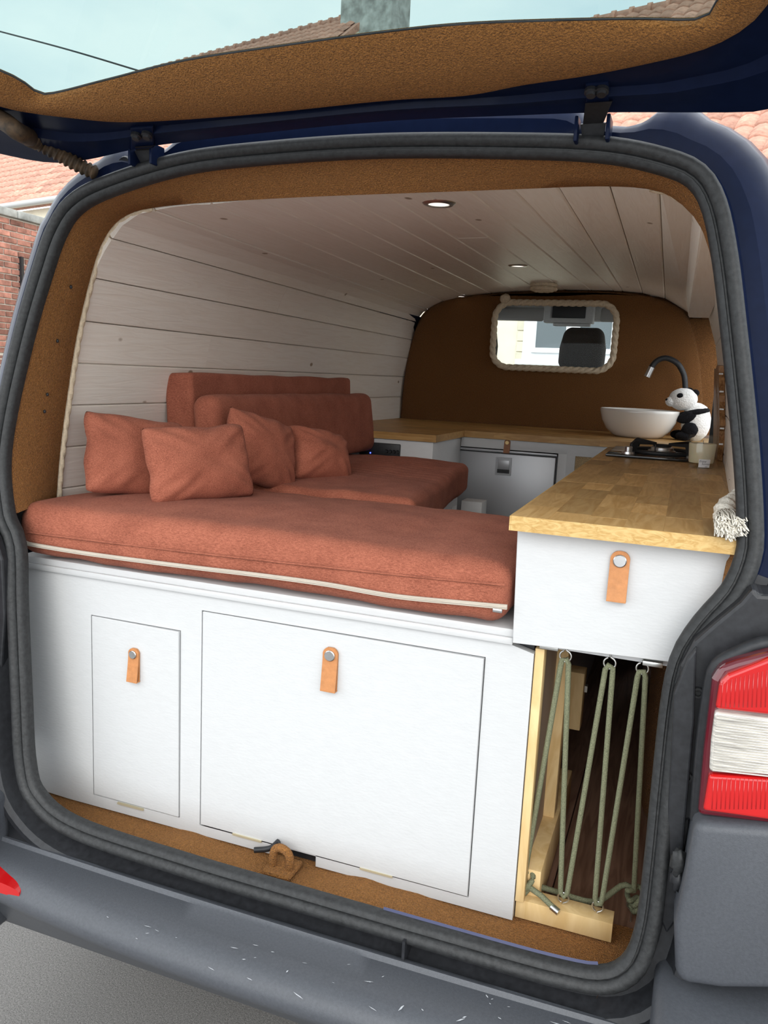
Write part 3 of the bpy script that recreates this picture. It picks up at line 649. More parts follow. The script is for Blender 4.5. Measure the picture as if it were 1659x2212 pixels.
# ================================================================== FURNITURE HELPERS
from mathutils.geometry import tessellate_polygon
def polyholes(outer, holes, d):
    loops = [[V(p) for p in outer]] + [[V(p) for p in h] for h in holes]; d = V(d)
    flat = [p for L in loops for p in L]; n = len(flat); tris = tessellate_polygon(loops)
    vs = flat + [p+d for p in flat]; fs = [tuple(t) for t in tris] + [tuple(i+n for i in reversed(t)) for t in tris]; k = 0
    for L in loops:
        m = len(L); fs += [(k+i, k+(i+1) % m, n+k+(i+1) % m, n+k+i) for i in range(m)]; k += m
    return vs, fs
def rect(x0, x1, z0, z1, y): return [V((x0, y, z0)), V((x1, y, z0)), V((x1, y, z1)), V((x0, y, z1))]
def strap(c, w, h, parent, m=None, metal=None, out=1.0):   # folded leather pull with a rivet; c = rivet centre on a face looking to -Y
    m = m or leather; r = w/2; top = c.z + r*1.05; bot = top-h; NR = 16; vs = []; fs = []
    def layer(y_of, tmax):
        rows = []
        for i in range(NR+1):
            t = (.5*w/h*(1-math.cos(PI/2*i/8)) if i <= 8 else .5*w/h+(1-.5*w/h)*(i-8)/8)*tmax; z = top-h*t; dz = top-r-z; hw = r if dz >= 0 else math.sqrt(max(0, r*r-dz*dz))*.999+.0004
            rows.append((z, hw, y_of(t)))
        return rows
    ly = layer(lambda t: -.0035-.010*out*max(0, t-.25)**1.2, 1.0)
    def add(rows, th):
        k = len(vs)
        for z, hw, y in rows: vs.extend([V((c.x-hw, c.y+y, z)), V((c.x+hw, c.y+y, z)), V((c.x+hw, c.y+y-th, z)), V((c.x-hw, c.y+y-th, z))])
        for i in range(len(rows)-1):
            a = k+i*4
            for e in range(4): fs.append((a+e, a+(e+1) % 4, a+4+(e+1) % 4, a+4+e))
        fs.append((k, k+1, k+2, k+3)); e = k+(len(rows)-1)*4; fs.append((e+3, e+2, e+1, e))
    add(ly, .0028)
    add([(z-.0, hw*.99, y*.15-.0003) for z, hw, y in ly[2:]], .0022)
    yb = ly[-1][2]; bz = ly[-1][0]
    v3, f3 = boxv(c.x-r, c.x+r, c.y+yb-.0028, c.y-.0004, bz-.0022, bz); k = len(vs); vs.extend(v3); fs.extend([tuple(i+k for i in q) for q in f3])
    s = mk('strap_handle', vs, fs, m, parent); s['label'] = 'folded leather strap pull'
    rv_ = latheo('rivet', [(0, -.0105), (w*.30, -.0105), (w*.345, -.0095), (w*.345, -.003)], c, metal or steel, parent, 24, 'Y', 30)
    return s
def axis_pts(s, r, step):
    h = s/2; e = [-h, -h+r*.2, -h+r*.45, -h+r*.75, -h+r]; n = max(2, int((s-2*r)/step)); m = [-h+r+(s-2*r)*i/n for i in range(1, n)]
    return e + m + [-x for x in reversed(e)]
def rboxv(sx, sy, sz, r, step=.03, fn=None):
    A = [axis_pts(sx, r, step), axis_pts(sy, r, step), axis_pts(sz, r, step)]; idx = {}; vs = []; fs = []; H = (sx/2, sy/2, sz/2)
    def vid(p):
        key = tuple(round(q, 5) for q in p)
        if key not in idx:
            p = V(p); q = V([max(-H[i]+r, min(H[i]-r, p[i])) for i in range(3)]); d = p-q
            if d.length > 1e-7: 
                d = V([d[i] for i in range(3)]); p = q + d.normalized()*r*(1 if sum(abs(x) > r*.999 for x in d) else max(abs(x) for x in d)/r)
            idx[key] = len(vs); vs.append(p)
        return idx[key]
    for ax in range(3):
        b, c = [(1, 2), (2, 0), (0, 1)][ax]
        for s in (-1, 1):
            for i in range(len(A[b])-1):
                for j in range(len(A[c])-1):
                    q = []
                    for bi, cj in ((i, j), (i+1, j), (i+1, j+1), (i, j+1)):
                        p = [0, 0, 0]; p[ax] = s*H[ax]; p[b] = A[b][bi]; p[c] = A[c][cj]; q.append(vid(p))
                    fs.append(tuple(q))
    if fn: vs = [fn(p) for p in vs]
    return vs, fs
def cushion(name, size, r, place, label, cat, wr=.004, wf=7, group=None, step=.03, parent=None, puff=.008):
    def fn(p):
        u, v, w = p.x/size[0]*2, p.y/size[1]*2, p.z/size[2]*2
        k = puff*max(0, (1-u*u))*max(0, (1-v*v)); q = p + V((0, 0, k*(1 if p.z > 0 else -.2)))
        q += V((noise.noise(p*wf), noise.noise(p*wf+V((7, 3, 1))), noise.noise(p*wf*.8+V((3, 9, 4)))))*wr
        q.z += wr*.7*noise.noise(V((p.x*14, p.y*5, 3)))
        return place(q)
    v, f = rboxv(*size, r, step, fn); o = mk(name, v, f, terra, parent, smooth=True)
    return tag(o, label, cat, group) if label else o
def pillow(name, c, Rv, Uv, w, h, t, label, seed=0, group=None):
    Rv, Uv = V(Rv).normalized(), V(Uv).normalized(); Uv = (Uv-Rv*Uv.dot(Rv)).normalized(); Nv = Rv.cross(Uv); n = 30; vs = []; fs = []; c = V(c)
    for s in (1, -1):
        for j in range(n+1):
            for i in range(n+1):
                u, v = -1+2*i/n, -1+2*j/n
                cq = .075*(u*v)**6; x = u*w/2*(1-.055*(1-v*v)*abs(u)**2-cq); y = v*h/2*(1-.07*(1-u*u)*abs(v)**2-cq)
                prof = (max(0, 1-abs(u)**2.4)*max(0, 1-abs(v)**2.4))**.55
                edge = min(1, (1-max(abs(u), abs(v)))*6)
                z = s*(t/2)*prof + .006*edge*noise.noise(V((u*2.2+seed*5, v*2.2, s*3+seed))) + .010*prof*noise.noise(V((u*1.1+seed*3, v*1.3, s)))
                rr_ = abs(u*v); z += s*.004*edge*math.sin(14*(abs(u)-abs(v))+seed)*rr_*(1-rr_)*3
                x += .006*noise.noise(V((v*2, seed, u))); y += .006*noise.noise(V((u*2, seed+4, v))) 
                vs.append(c + Rv*x + Uv*y + Nv*z)
    m = n+1
    for s in range(2):
        for j in range(n):
            for i in range(n): a = s*m*m+j*m+i; fs.append((a, a+1, a+m+1, a+m))
    o = mk(name, vs, fs, terra, None, smooth=True); bm = bmesh.new(); bm.from_mesh(o.data); bmesh.ops.remove_doubles(bm, verts=bm.verts, dist=.0012); bmesh.ops.recalc_face_normals(bm, faces=bm.faces); bm.to_mesh(o.data); bm.free()
    return tag(o, label, 'pillow', group)

# ================================================================== BED CABINET (rear)
bed = thing('bed_cabinet', 'white painted plywood bed base with two flap doors facing the rear', 'cabinet', (-.17, .25, .60))
SD, BD = (-.560, -.336, .630, 1.045), (-.282, .304, .626, 1.096)
low = [(75, 1692), (84, 1702), (100, 1710), (150, 1726), (240, 1751), (330, 1777), (362, 1792), (385, 1812), (430, 1836), (520, 1862), (588, 1885)]
low2 = [(680, 1918), (757, 1940), (835, 1955), (870, 1951), (905, 1957), (937, 1951), (1000, 1966), (1106, 1993)]
outer = [at(u, v, Y=0) for u, v in low]
nx0, nx1 = outer[-1].x, at(680, 1918, Y=0).x
outer += [V((nx0+.001, 0, .652)), V((nx1-.001, 0, .655))] + [at(u, v, Y=0) for u, v in low2]
for p in outer: p.z = max(p.z, .6015)
outer += [V((.391, 0, 1.118)), V((.352, 0, 1.128)), V((.352, 0, 1.142)), V((-.742, 0, 1.142)), V((-.745, 0, .70)), V((-.742, 0, .63))]
def hole(d, g=.0022): return [V((d[0]-g, 0, d[2]-g)), V((d[1]+g, 0, d[2]-g)), V((d[1]+g, 0, d[3]+g)), V((d[0]-g, 0, d[3]+g))]
v_, f_ = polyholes(outer, [hole(SD), hole(BD)], (0, .018, 0)); mk('front_panel', v_, f_, white, bed)
box('gap_shade_sheet', -.744, .388, .020, .024, .66, 1.140, black, bed)  # added black sheet: the shade in the door gaps put into its colour
box('top_board', -.750, .356, -.004, .50, 1.143, 1.158, white, bed, .002)
box('top_board_edge', -.750, .354, -.010, -.003, 1.131, 1.144, white, bed, .002)
for d, ru, rvv, w in ((SD, 292, 1412, .026), (BD, 716, 1414, .031)):
    dr = empty('door'); dr.parent = bed
    xb = .0035
    mk('door_panel', [V((d[0], -.001, d[2])), V((d[1], -.003, d[2])), V((d[1], -.006, d[3])), V((d[0], -.001, d[3])), V((d[0], .017, d[2])), V((d[1], .015, d[2])), V((d[1], .012, d[3])), V((d[0], .017, d[3]))], [(0, 1, 2, 3), (7, 6, 5, 4), (0, 4, 5, 1), (1, 5, 6, 2), (2, 6, 7, 3), (3, 7, 4, 0)], white, dr, bevel=.0012, seg=1)
    strap(at(ru, rvv, Y=-.004), w, w*2.75, dr)
brassy = mat('painted_hinge', (.62, .55, .38), .45, .4)
for hx in (-.46, -.168, .12): 
    box('hinge', hx-.034, hx+.034, -.0045, .001, .6235, .6275, brassy, bed)
# pine framing of the right flank, seen from the load bay
box('frame_post', .3925, .4085, .003, .034, .640, 1.128, pine, bed, .001)
box('side_panel', .394, .402, .034, .470, .625, 1.128, mat('raw_panel', (.36, .27, .20), .7), bed)
box('frame_post', .3925, .425, .235, .275, .690, 1.13, pine, bed, .002); box('frame_rail', .3925, .432, .034, .470, .600, .690, pine, bed, .002); box('frame_block', .394, .440, .47, .52, .79, .93, pine, bed, .002)
box('latch_plate', .438, .446, .50, .515, .875, .89, zinc, bed)
# rear mattress
def mplace(q): return V((-.197, .232, 1.222)) + q
mt = cushion('mattress', (1.085, .53, .114), .040, mplace, 'terracotta woven mattress with a white zip along its rear edge', 'mattress', wr=.006, wf=6, puff=.012, step=.022)
mt.location = (0, 0, 0)
zp = [at(u, v, Y=-.042) for u, v in [(52, 1172), (70, 1177), (200, 1198), (400, 1224), (560, 1243), (700, 1262), (850, 1288), (1000, 1303), (1095, 1312)]]
zpts = resample(spline(zp, 8), step=.012)
def ribbon(pts, w, th, dn=V((0, -1, 0)), upv=V((0, 0, 1))):
    vs, fs = [], []
    for p in pts: vs += [p-upv*w/2, p+upv*w/2, p+upv*w/2+dn*th, p-upv*w/2+dn*th]
    for i in range(len(pts)-1):
        for e in range(4): fs.append((i*4+e, i*4+(e+1) % 4, (i+1)*4+(e+1) % 4, (i+1)*4+e))
    return vs, fs
for p in zpts: p.y = -.038
zipm = mat('off_white_zip', (.50, .44, .37), .75)
v_, f_ = ribbon(zpts, .0082, .004); o = mk('zip_tape', v_, f_, zipm, mt); o['label'] = 'off white zip'
tube('zip_teeth', [p+V((0, -.0045, 0)) for p in zpts], .0016, zipm, mt, seg=6)
box('zip_pull', .322, .338, -.046, -.040, 1.196, 1.203, steel, mt, .001)
# seam lines on the mattress front
for dz in (.040,):
    tube('seam', resample(spline([at(u, v, Y=-.0365) for u, v in [(60, 1150), (300, 1180), (600, 1214), (900, 1246), (1090, 1264)]], 8), step=.02), .0022, terra, mt, seg=6)
    sp = [at(u, v, Y=-.034) for u, v in [(48, 1148), (300, 1178), (600, 1212), (900, 1245), (1105, 1266)]]
# ================================================================== BENCH
bench = thing('storage_bench', 'white framed storage bench with a cane panel beside the aisle', 'bench', (-.45, 1.05, .6))
box('bench_body', -.760, -.185, .530, 1.53, .597, 1.165, white, bench)
box('bench_rail', -.186, -.168, .530, 1.53, 1.125, 1.172, white, bench, .001); box('bench_stile', -.186, -.168, 1.47, 1.53, .60, 1.125, white, bench, .001)
box('bench_slat', -.60, -.155, 1.46, 1.50, 1.166, 1.182, pine, bench, .001)
cane = mat('cane_webbing', (.50, .36, .20), .7, noise_scale=320, noise_amt=.6, bump=.6, bump_scale=320)
box('cane_panel', -.184, -.176, .60, 1.44, .70, 1.08, cane, bench); box('bench_frame', -.186, -.170, .55, 1.47, 1.08, 1.123, white, bench, .001)
tag(box('side_box', -.165, -.085, 1.58, 1.66, .597, 1.135, white, None, .002), 'small white box standing between the bench and the fridge', 'box')
def bplace(q):
    u, v = q.x/.64+.5, q.y/1.02+.5
    x = -.745 + u*(.735 - .115*v); return V((x, .525+v*.985, 1.235+q.z + .012*(abs(math.sin(v*62+u*2.2+2.5*noise.noise(V((u*4, v*5, 0)))))-.5)*(1 if q.z > .02 else .15)*max(0, min(1, (v-.25)*2.2))*max(.15, 1-abs(2*u-1.35))))
cushion('bench_cushion', (.64, 1.02, .105), .025, bplace, 'terracotta woven seat cushion with gathered wrinkles on the bench', 'cushion', wr=.005, wf=7, step=.010)
# back cushions leaning on the plank wall
def lean(o, ang):
    c, s = math.cos(ang), math.sin(ang)
    def f(q): return V(o) + V((c*q.z - s*q.y, q.x, s*q.z + c*q.y))
    return f
cushion('back_cushion', (1.12, .280, .090), .014, lean((-.700, 1.085, 1.428), rad(4)), 'taller dark terracotta back cushion standing against the plank wall', 'cushion', wr=.004, group=None)
b2 = cushion('back_cushion', (1.15, .225, .085), .035, lean((-.590, 1.055, 1.402), rad(7)), 'lower terracotta back cushion with a zip end in front of the taller one', 'cushion', wr=.005)
zt = ribbon(resample(spline([at(440, 853, X=-.60), at(520, 850, X=-.60), at(700, 848, X=-.60)], 8), step=.01), .006, .003, V((0, 0, 1)), V((1, 0, 0)))
# pillows
pillow('pillow', (-.598, .205, 1.372), (.42, .72, -.12), (-.42, .02, 1), .255, .20, .10, 'dark terracotta scatter pillow leaning on the plank wall behind another pillow', 1)
pillow('pillow', (-.440, .225, 1.367), (.50, .85, .03), (-.30, .12, 1), .265, .185, .105, 'flat rectangular terracotta pillow at the front of the pillow row', 2)
pillow('pillow', (-.445, .530, 1.373), (.30, .92, -.25), (-.28, .10, 1), .245, .205, .095, 'square terracotta pillow leaning against the lower back cushion', 3)
pillow('pillow', (-.392, .765, 1.343), (.35, .85, -.20), (-.45, .25, .85), .225, .17, .15, 'small plump terracotta pillow lying beside the square pillow', 4)
for o in bpy.data.objects:
    if o.name.startswith('pillow'): o['group'] = 'terracotta pillows on the bed'
    if o.name.startswith('back_cushion'): o['group'] = 'back cushions along the left wall'
    if o.name.startswith('edge_rope'): o['group'] = 'ropes edging the planks'

# ================================================================== BACK KITCHEN
ZW = 1.372
def staves(root, x0, x1, y0, y1, z0, z1, along, w, lens_, seed):
    rnd = random.Random(seed)
    a0, a1, b0, b1 = (y0, y1, x0, x1) if along == 'Y' else (x0, x1, y0, y1)
    nb = max(1, round((b1-b0)/w)); w = (b1-b0)/nb
    for k in range(nb):
        p = a0; first = True
        while p < a1-1e-4:
            L = rnd.uniform(*lens_)*(rnd.uniform(.3, 1) if first else 1); q = min(a1, p+L); q = a1 if a1-q < .06 else q; first = False
            g = .00006; h = z1 + rnd.uniform(-.0003, .0003)
            if along == 'Y': v, f = boxv(b0+k*w+g, b0+(k+1)*w-g, p+g, q-g, z0, h)
            else: v, f = boxv(p+g, q-g, b0+k*w+g, b0+(k+1)*w-g, z0, h)
            c = sum(v, V())/8; o = mk('stave', [x-c for x in v], f, stave_m if along == 'Y' else stave_x, root); o.location = c; p = q
stave_x = wood('oak_staves_cross', (.40, .21, .065), (.55, .33, .12), scale=11, stretch=(.5, 4, 4), rough=.4, rand=.16, bump=.08, spec=.4)
YC = 2.02
wt2 = thing('worktop', 'L-shaped oak block worktop along the brown bulkhead', 'worktop', (-.1, 2.35, 1.34))
staves(wt2, -.815, -.285, 1.60, YC, ZW-.027, ZW, 'X', .06, (.2, .45), 3)
staves(wt2, -.825, .712, YC, 2.695, ZW-.027, ZW, 'X', .06, (.2, .5), 4)
cc = thing('corner_cabinet', 'white corner cabinet with a black switch panel beside the bench', 'cabinet', (-.55, 1.8, .6))
box('cabinet_body', -.80, -.300, 1.615, 2.03, .597, ZW-.028, white, cc, .001)
sp_ = thing('switch_panel', 'black electrical switch panel with a blue light set in the corner cabinet', 'panel', (-.5, 1.61, 1.3))
box('panel_plate', -.600, -.430, 1.603, 1.614, 1.268, 1.327, black, sp_, .004); ball('indicator', (-.552, 1.602, 1.285), (.003, .002, .003), mat('blue_led', (.05, .05, .6), .3, emit=(.05, .08, 1, 4)), sp_, seg=8)
for k in range(4): latheo('knob', [(0, -.006), (.006, -.006), (.008, 0)], (-.475+.011*k*1.4-.01, 1.603, 1.296), black, sp_, 12, 'Y')
kb = thing('kitchen_cabinet', 'white cabinet carcass with a cane door under the oak worktop', 'cabinet', (.2, 2.3, .6))
F = lambda u, v: at(u, v, Y=YC+.012)
fx0, fx1, fz1 = F(985, 968).x, F(1204, 979).x, 1.302
box('top_rail', -.300, .70, YC+.012, YC+.030, 1.303, ZW-.028, white, kb, .001); box('upright', fx1+.004, fx1+.055, YC+.012, YC+.030, .597, 1.303, white, kb, .001)
box('carcass', fx1+.01, .70, YC+.032, 2.68, .597, ZW-.028, white, kb); box('plinth', fx1+.055, .70, YC+.012, YC+.030, .597, .70, white, kb)
cdoor = empty('door'); cdoor.parent = kb; cx0 = F(1226, 970).x; cx1 = cx0+.30
v_, f_ = polyholes(rect(cx0, cx1, .705, 1.335, YC+.006), [rect(cx0+.035, cx1-.035, .76, 1.298, YC+.006)], (0, .018, 0)); mk('door_frame', v_, f_, white, cdoor)
box('cane_panel', cx0+.03, cx1-.03, YC+.014, YC+.018, .755, 1.303, cane, cdoor)
fr = thing('fridge', 'silver grey compressor fridge with square latch under the worktop', 'fridge', (-.1, 2.3, .6))
box('fridge_body', fx0-.0, fx1, YC+.034, 2.60, .60, 1.298, mat('fridge_dark', (.10, .10, .11), .5), fr)
fd = box('fridge_door', fx0+.004, fx1-.004, YC+.010, YC+.033, .62, 1.285, silver, fr, .004); box('fridge_top_strip', fx0, fx1, YC+.006, YC+.034, 1.289, 1.299, silver, fr, .002)
lc = F(1088, 1007)
v_, f_ = polyholes(rect(lc.x-.034, lc.x+.034, lc.z-.038, lc.z+.038, YC+.004), [rect(lc.x-.027, lc.x+.027, lc.z-.031, lc.z+.031, YC+.004)], (0, .008, 0)); mk('latch_frame', v_, f_, silver, fr)
box('latch_button', lc.x-.025, lc.x+.025, YC+.006, YC+.012, lc.z-.014, lc.z+.027, silver, fr, .002); box('latch_slot', lc.x-.026, lc.x+.026, YC+.008, YC+.012, lc.z-.030, lc.z-.014, black, fr)
lp = F(1097, 948); strap(V((lp.x, YC+.0115, 1.333)), .026, .056, kb, leather_dk, mat('brass', (.6, .42, .2), .3, 1))
# sink
SX, SY = .405, 2.40
sk = latheo('wash_basin', [(0, .006), (.085, .005), (.125, .035), (.150, .075), (.160, .110), (.163, .120), (.166, .122), (.169, .119), (.168, .108), (.158, .070), (.138, .034), (.112, .010), (.098, .001), (0, 0)], (SX, SY, ZW+.0006), ceramic, None, 48, 'Z', 60)
tag(sk, 'round white ceramic wash basin standing on the back worktop', 'basin')
# tap
tp = thing('tap', 'black gooseneck tap with a chrome spout bending over the basin', 'tap', (.60, 2.60, ZW))
latheo('tap_base', [(0, 0), (.024, 0), (.024, .008), (.016, .012), (.016, .05), (0, .05)], (.600, 2.60, ZW+.0006), black, tp, 20)
neck = [(.600, 2.60, ZW+.03), (.602, 2.60, 1.55)] + [tuple(at(u, v, Y=2.60)) for u, v in [(1481, 840), (1478, 812), (1466, 788), (1448, 776), (1432, 774), (1416, 782), (1406, 796)]]
tube('tap_neck', resample(spline(neck, 8), step=.006), .0125, black, tp, seg=14)
q0, q1 = at(1408, 793, Y=2.60), at(1398, 814, Y=2.60); tube('spout', [q0, q0.lerp(q1, .5), q1], .0145, steel, tp, seg=18)
# plush panda
pd = thing('plush_panda', 'black and white plush panda sitting between the basin and the wall', 'toy', (.635, 2.42, ZW))
PC = V((.632, 2.42, ZW))
ball('body', PC+V((.010, 0, .080)), (.062, .058, .085), plush_w, pd, rough=.05, seg=28)
ball('head', PC+V((-.052, -.012, .176)), (.060, .052, .048), plush_w, pd, rough=.04, seg=28)
ball('muzzle', PC+V((-.098, -.024, .164)), (.026, .026, .022), plush_w, pd, seg=18); ball('nose', PC+V((-.1165, -.034, .171)), (.008, .007, .006), plush_b, pd, seg=12)
ball('eye_patch', PC+V((-.064, -.054, .190)), (.015, .010, .0125), plush_b, pd, seg=14); ball('eye_patch', PC+V((-.098, .012, .190)), (.012, .012, .012), plush_b, pd, seg=14)
ball('ear', PC+V((-.006, -.012, .205)), (.018, .012, .016), plush_b, pd, seg=14); ball('ear', PC+V((-.030, .030, .212)), (.018, .012, .016), plush_b, pd, seg=14)
ball('scarf_band', PC+V((.004, -.004, .122)), (.060, .056, .019), plush_b, pd, Matrix.Rotation(rad(-14), 3, 'Y'), rough=.1, seg=24)
ball('arm', PC+V((-.030, -.048, .100)), (.042, .020, .024), plush_b, pd, Matrix.Rotation(rad(-22), 3, 'Y'), rough=.08); ball('arm', PC+V((-.04, .045, .100)), (.040, .020, .022), plush_b, pd, Matrix.Rotation(rad(-22), 3, 'Y'), rough=.08)
ball('leg', PC+V((-.012, -.055, .047)), (.034, .028, .034), plush_b, pd, rough=.08); ball('foot', PC+V((-.034, -.060, .020)), (.034, .024, .020), plush_b, pd, rough=.08); ball('foot', PC+V((-.055, .030, .021)), (.036, .026, .021), plush_b, pd, rough=.08)

# ================================================================== RIGHT KITCHEN RUN
ku = thing('kitchen_unit', 'white kitchen unit with a rear drawer under the long oak worktop', 'cabinet', (.52, .9, .6))
ZK = 1.368
dp = [at(u, v, Y=-.02) for u, v in [(1118, 1144), (1250, 1153), (1400, 1164), (1604, 1180), (1604, 1212), (1594, 1238), (1578, 1266), (1553, 1296), (1527, 1326), (1503, 1358), (1484, 1394), (1469, 1433), (1290, 1411), (1107, 1389)]]
v_, f_ = prism(dp, (0, .018, 0)); drw = mk('drawer_front', v_, f_, white, ku, bevel=.001, seg=1)
strap(at(1340, 1210, Y=-.021), .031, .082, drw)
box('drawer_body', .365, .684, .002, .50, 1.150, 1.325, white, ku); v_, f_ = prism([at(1119, 1139, Y=-.022), at(1605, 1174, Y=-.022), at(1605, 1180, Y=-.022), at(1118, 1144, Y=-.022)], (0, .03, 0)); mk('edge_strip', v_, f_, pine, ku)
box('bottom_board', .358, .684, .012, 1.60, 1.130, 1.146, white, ku); box('unit_body', .362, .700, .90, 1.70, 1.146, ZK-.027, white, ku); box('aisle_panel', .362, .374, .56, 1.70, .597, 1.145, white, ku); box('dark_void_panel', .376, .575, 1.66, 1.68, .597, 1.12, black, ku); box('side_board', .356, .364, .0, .90, 1.146, ZK-.027, white, ku);  # black end sheet added, standing in for the dark depth of the load bay
for u, v in ((1186, 1398), (1410, 1434)): 
    p = at(u, v, Y=-.008); box('drawer_hinge', p.x-.016, p.x+.016, -.012, .006, p.z-.004, p.z+.004, zinc, ku, .001)
wt = thing('worktop', 'long oak block worktop beside the right plank wall', 'worktop', (.52, .85, 1.34))
staves(wt, .345, .702, -.058, 1.72, ZK-.024, ZK, 'Y', .060, (.11, .30), 11)
box('rear_strip', .7023, .722, .45, 1.72, ZK-.024, ZK-.0003, stave_m, wt)
box('front_edge', .345, .700, -.061, -.0585, ZK-.0245, ZK, oak_end, wt)
box('side_edge', .3425, .3448, -.061, 1.72, ZK-.0245, ZK-.0002, oak_end, wt)
# hob
hob = thing('gas_hob', 'black glass single burner gas hob on the long worktop', 'hob', (.51, 1.47, ZK))
HX0, HX1, HY0, HY1 = .372, .672, 1.275, 1.665; HC = V((.535, 1.475, ZK))
box('glass_plate', HX0, HX1, HY0, HY1, ZK+.0012, ZK+.009, glossblk, hob, .002)
for kx in (.438, .632):
    latheo('knob', [(0, .026), (.010, .026), (.012, .024), (.012, .010), (.020, .009), (.021, .002), (0, .002)], (kx, 1.318, ZK+.008), steel, hob, 20)
latheo('drip_ring', [(.052, .003), (.075, .003), (.080, .001), (.080, -.001), (.05, -.001)], HC+V((0, 0, .0095)), mat('hob_ring', (.30, .30, .31), .2, 1), hob, 32)
latheo('burner', [(0, .022), (.030, .022), (.036, .018), (.038, .010), (.044, .008), (.046, 0)], HC+V((0, 0, .009)), steel, hob, 28)
latheo('burner_cap', [(0, .030), (.026, .029), (.030, .025), (.028, .022), (0, .022)], HC+V((0, 0, .009)), castiron, hob, 28)
tube('grate_ring', [HC+V((math.cos(a*PI/20)*.108, math.sin(a*PI/20)*.108, .014)) for a in range(40)], .007, castiron, hob, seg=8, closed=True)
for a in range(4):
    an = rad(45+90*a); d = V((math.cos(an), math.sin(an), 0)); n_ = V((-d.y, d.x, 0))*.005
    pf = [(.135, .010), (.135, .040), (.120, .050), (.030, .042), (.030, .036), (.105, .038), (.115, .010)]
    v_, f_ = prism([HC+d*r+V((0, 0, h))-n_ for r, h in pf], n_*2); mk('grate_arm', v_, f_, castiron, hob, bevel=.0015, seg=1)
tube('igniter', [HC+V((-.02, -.045, .01)), HC+V((-.02, -.045, .038))], .0025, castiron, hob, seg=6)
# candle
cdl = thing('candle', 'cream candle in a clear glass tumbler with a paper label', 'candle', (.652, 1.125, ZK))
CC = V((.652, 1.125, ZK+.0008))
latheo('glass_tumbler', [(0, 0), (.033, 0), (.035, .003), (.0415, .092), (.0405, .093), (.039, .092), (.0345, .016), (.033, .014), (0, .014)], CC, glassmat('tumbler_glass', (.96, .97, .96), .06), cdl, 40, 'Z', 50)
latheo('wax', [(0, .0145), (.0325, .0145), (.0338, .018), (.0372, .068), (.036, .070), (0, .069)], CC, wax, cdl, 40)
tube('wick', [CC+V((0, 0, .068)), CC+V((.001, 0, .078))], .0009, ink, cdl, seg=6)
lv = []; a0 = rad(-78)
for i in range(9):
    a = a0 + rad(-22+i*6.2)
    for z, rr_ in ((.004, .0362), (.027, .0380)): lv.append(CC+V((math.cos(a)*rr_, math.sin(a)*rr_, z)))
mk('paper_label', lv, [(i*2, i*2+2, i*2+3, i*2+1) for i in range(8)], paper, cdl, smooth=True)
def text(body, size, m, parent, name='lettering', shear=0):
    cu = bpy.data.curves.new(name, 'FONT'); cu.body = body; cu.size = size; cu.align_x = 'CENTER'; cu.shear = shear; o = bpy.data.objects.new(name, cu); COL.objects.link(o)
    dg = bpy.context.evaluated_depsgraph_get(); me = bpy.data.meshes.new_from_object(o.evaluated_get(dg)); bpy.data.objects.remove(o); me.materials.append(m)
    q = bpy.data.objects.new(name, me); COL.objects.link(q); q.parent = parent; return q
for body, a, z, s in (('Enjoy', -84, .0185, .0085), ('Summer', -70, .0115, .0070), ('soja', -68, .0052, .0045)):
    t_ = text(body, s, ink, cdl, shear=.3); an = rad(a); d = V((math.cos(an), math.sin(an), 0)); r_ = V((-d.y, d.x, 0)); rr_ = .0368+(z-.004)*.08
    M4 = Matrix((( r_.x, 0, d.x, 0), (r_.y, 0, d.y, 0), (0, 1, 0, 0), (0, 0, 0, 1)))
    for vv in t_.data.vertices:
        x, y = vv.co.x, vv.co.y; an2 = an + x/.038; d2 = V((math.cos(an2), math.sin(an2), 0)); vv.co = CC + d2*(rr_+y*.08+.0004) + V((0, 0, z+y))
# live-edge board on the right wall
bk = []
rndb = random.Random(5)
bz0, bz1 = ZK+.001, 1.668
L1 = [(1.43+.014*math.sin(i*1.7)+rndb.uniform(-.008, .008), bz0+(bz1-bz0)*i/16) for i in range(17)]
poly = [V((.692, y, z)) for y, z in L1] + [V((.692, 1.52, bz1+.004)), V((.692, 1.66, bz1-.004)), V((.692, 1.84, bz1)), V((.692, 1.86, bz0))]
for p in poly: p.x = rx(p.z, p.y)-.0185
v_, f_ = prism(poly, (.017, 0, 0))
lb = mk('live_edge_board', v_, f_, wood('bark_board', (.20, .085, .03), (.42, .22, .09), scale=14, stretch=(6, 6, .6), rough=.4, bump=.6), None); tag(lb, 'upright live-edge wooden board with bark and white pins on the right wall', 'board')
for z, y in ((1.64, 1.45), (1.585, 1.44), (1.53, 1.45), (1.47, 1.445), (1.42, 1.45)): box('pin', rx(z, y)-.018, rx(z, y)-.006, y-.028, y-.004, z, z+.005, plush_w, lb)
# cotton tassel
ts = thing('rope_tassel', 'frayed white cotton rope end hanging over the worktop corner', 'tassel', (.68, .0, ZK))
kn_p = [at(u, v, Y=.03) for u, v in [(1596, 1078), (1580, 1092), (1564, 1106), (1570, 1122)]]
rope('rope_end', spline([at(1606, 1072, Y=.10), at(1588, 1088, Y=.06), at(1570, 1100, Y=.025), at(1568, 1117, Y=.0)], 8), .020, cottonw, ts, pitch=.02)
tc_ = at(1568, 1117, Y=0.0); rt_ = random.Random(2); strands = []
for k in range(380):
    a = rt_.uniform(0, 2*PI); r0 = rt_.uniform(0, .016); tip = at(1580+38*math.cos(a)*rt_.uniform(0, 1)**.6, 1148+rt_.uniform(-12, 26)-16*abs(math.cos(a)), Y=-.064-rt_.uniform(0, .022))
    s0 = tc_ + V((math.cos(a)*r0, -.008, math.sin(a)*r0)); md = s0.lerp(tip, .5)+V((rt_.uniform(-.006, .006), -.014, .006)); strands.append(tubev(resample(spline([s0, md, tip], 3), n=6), .0010, 4))
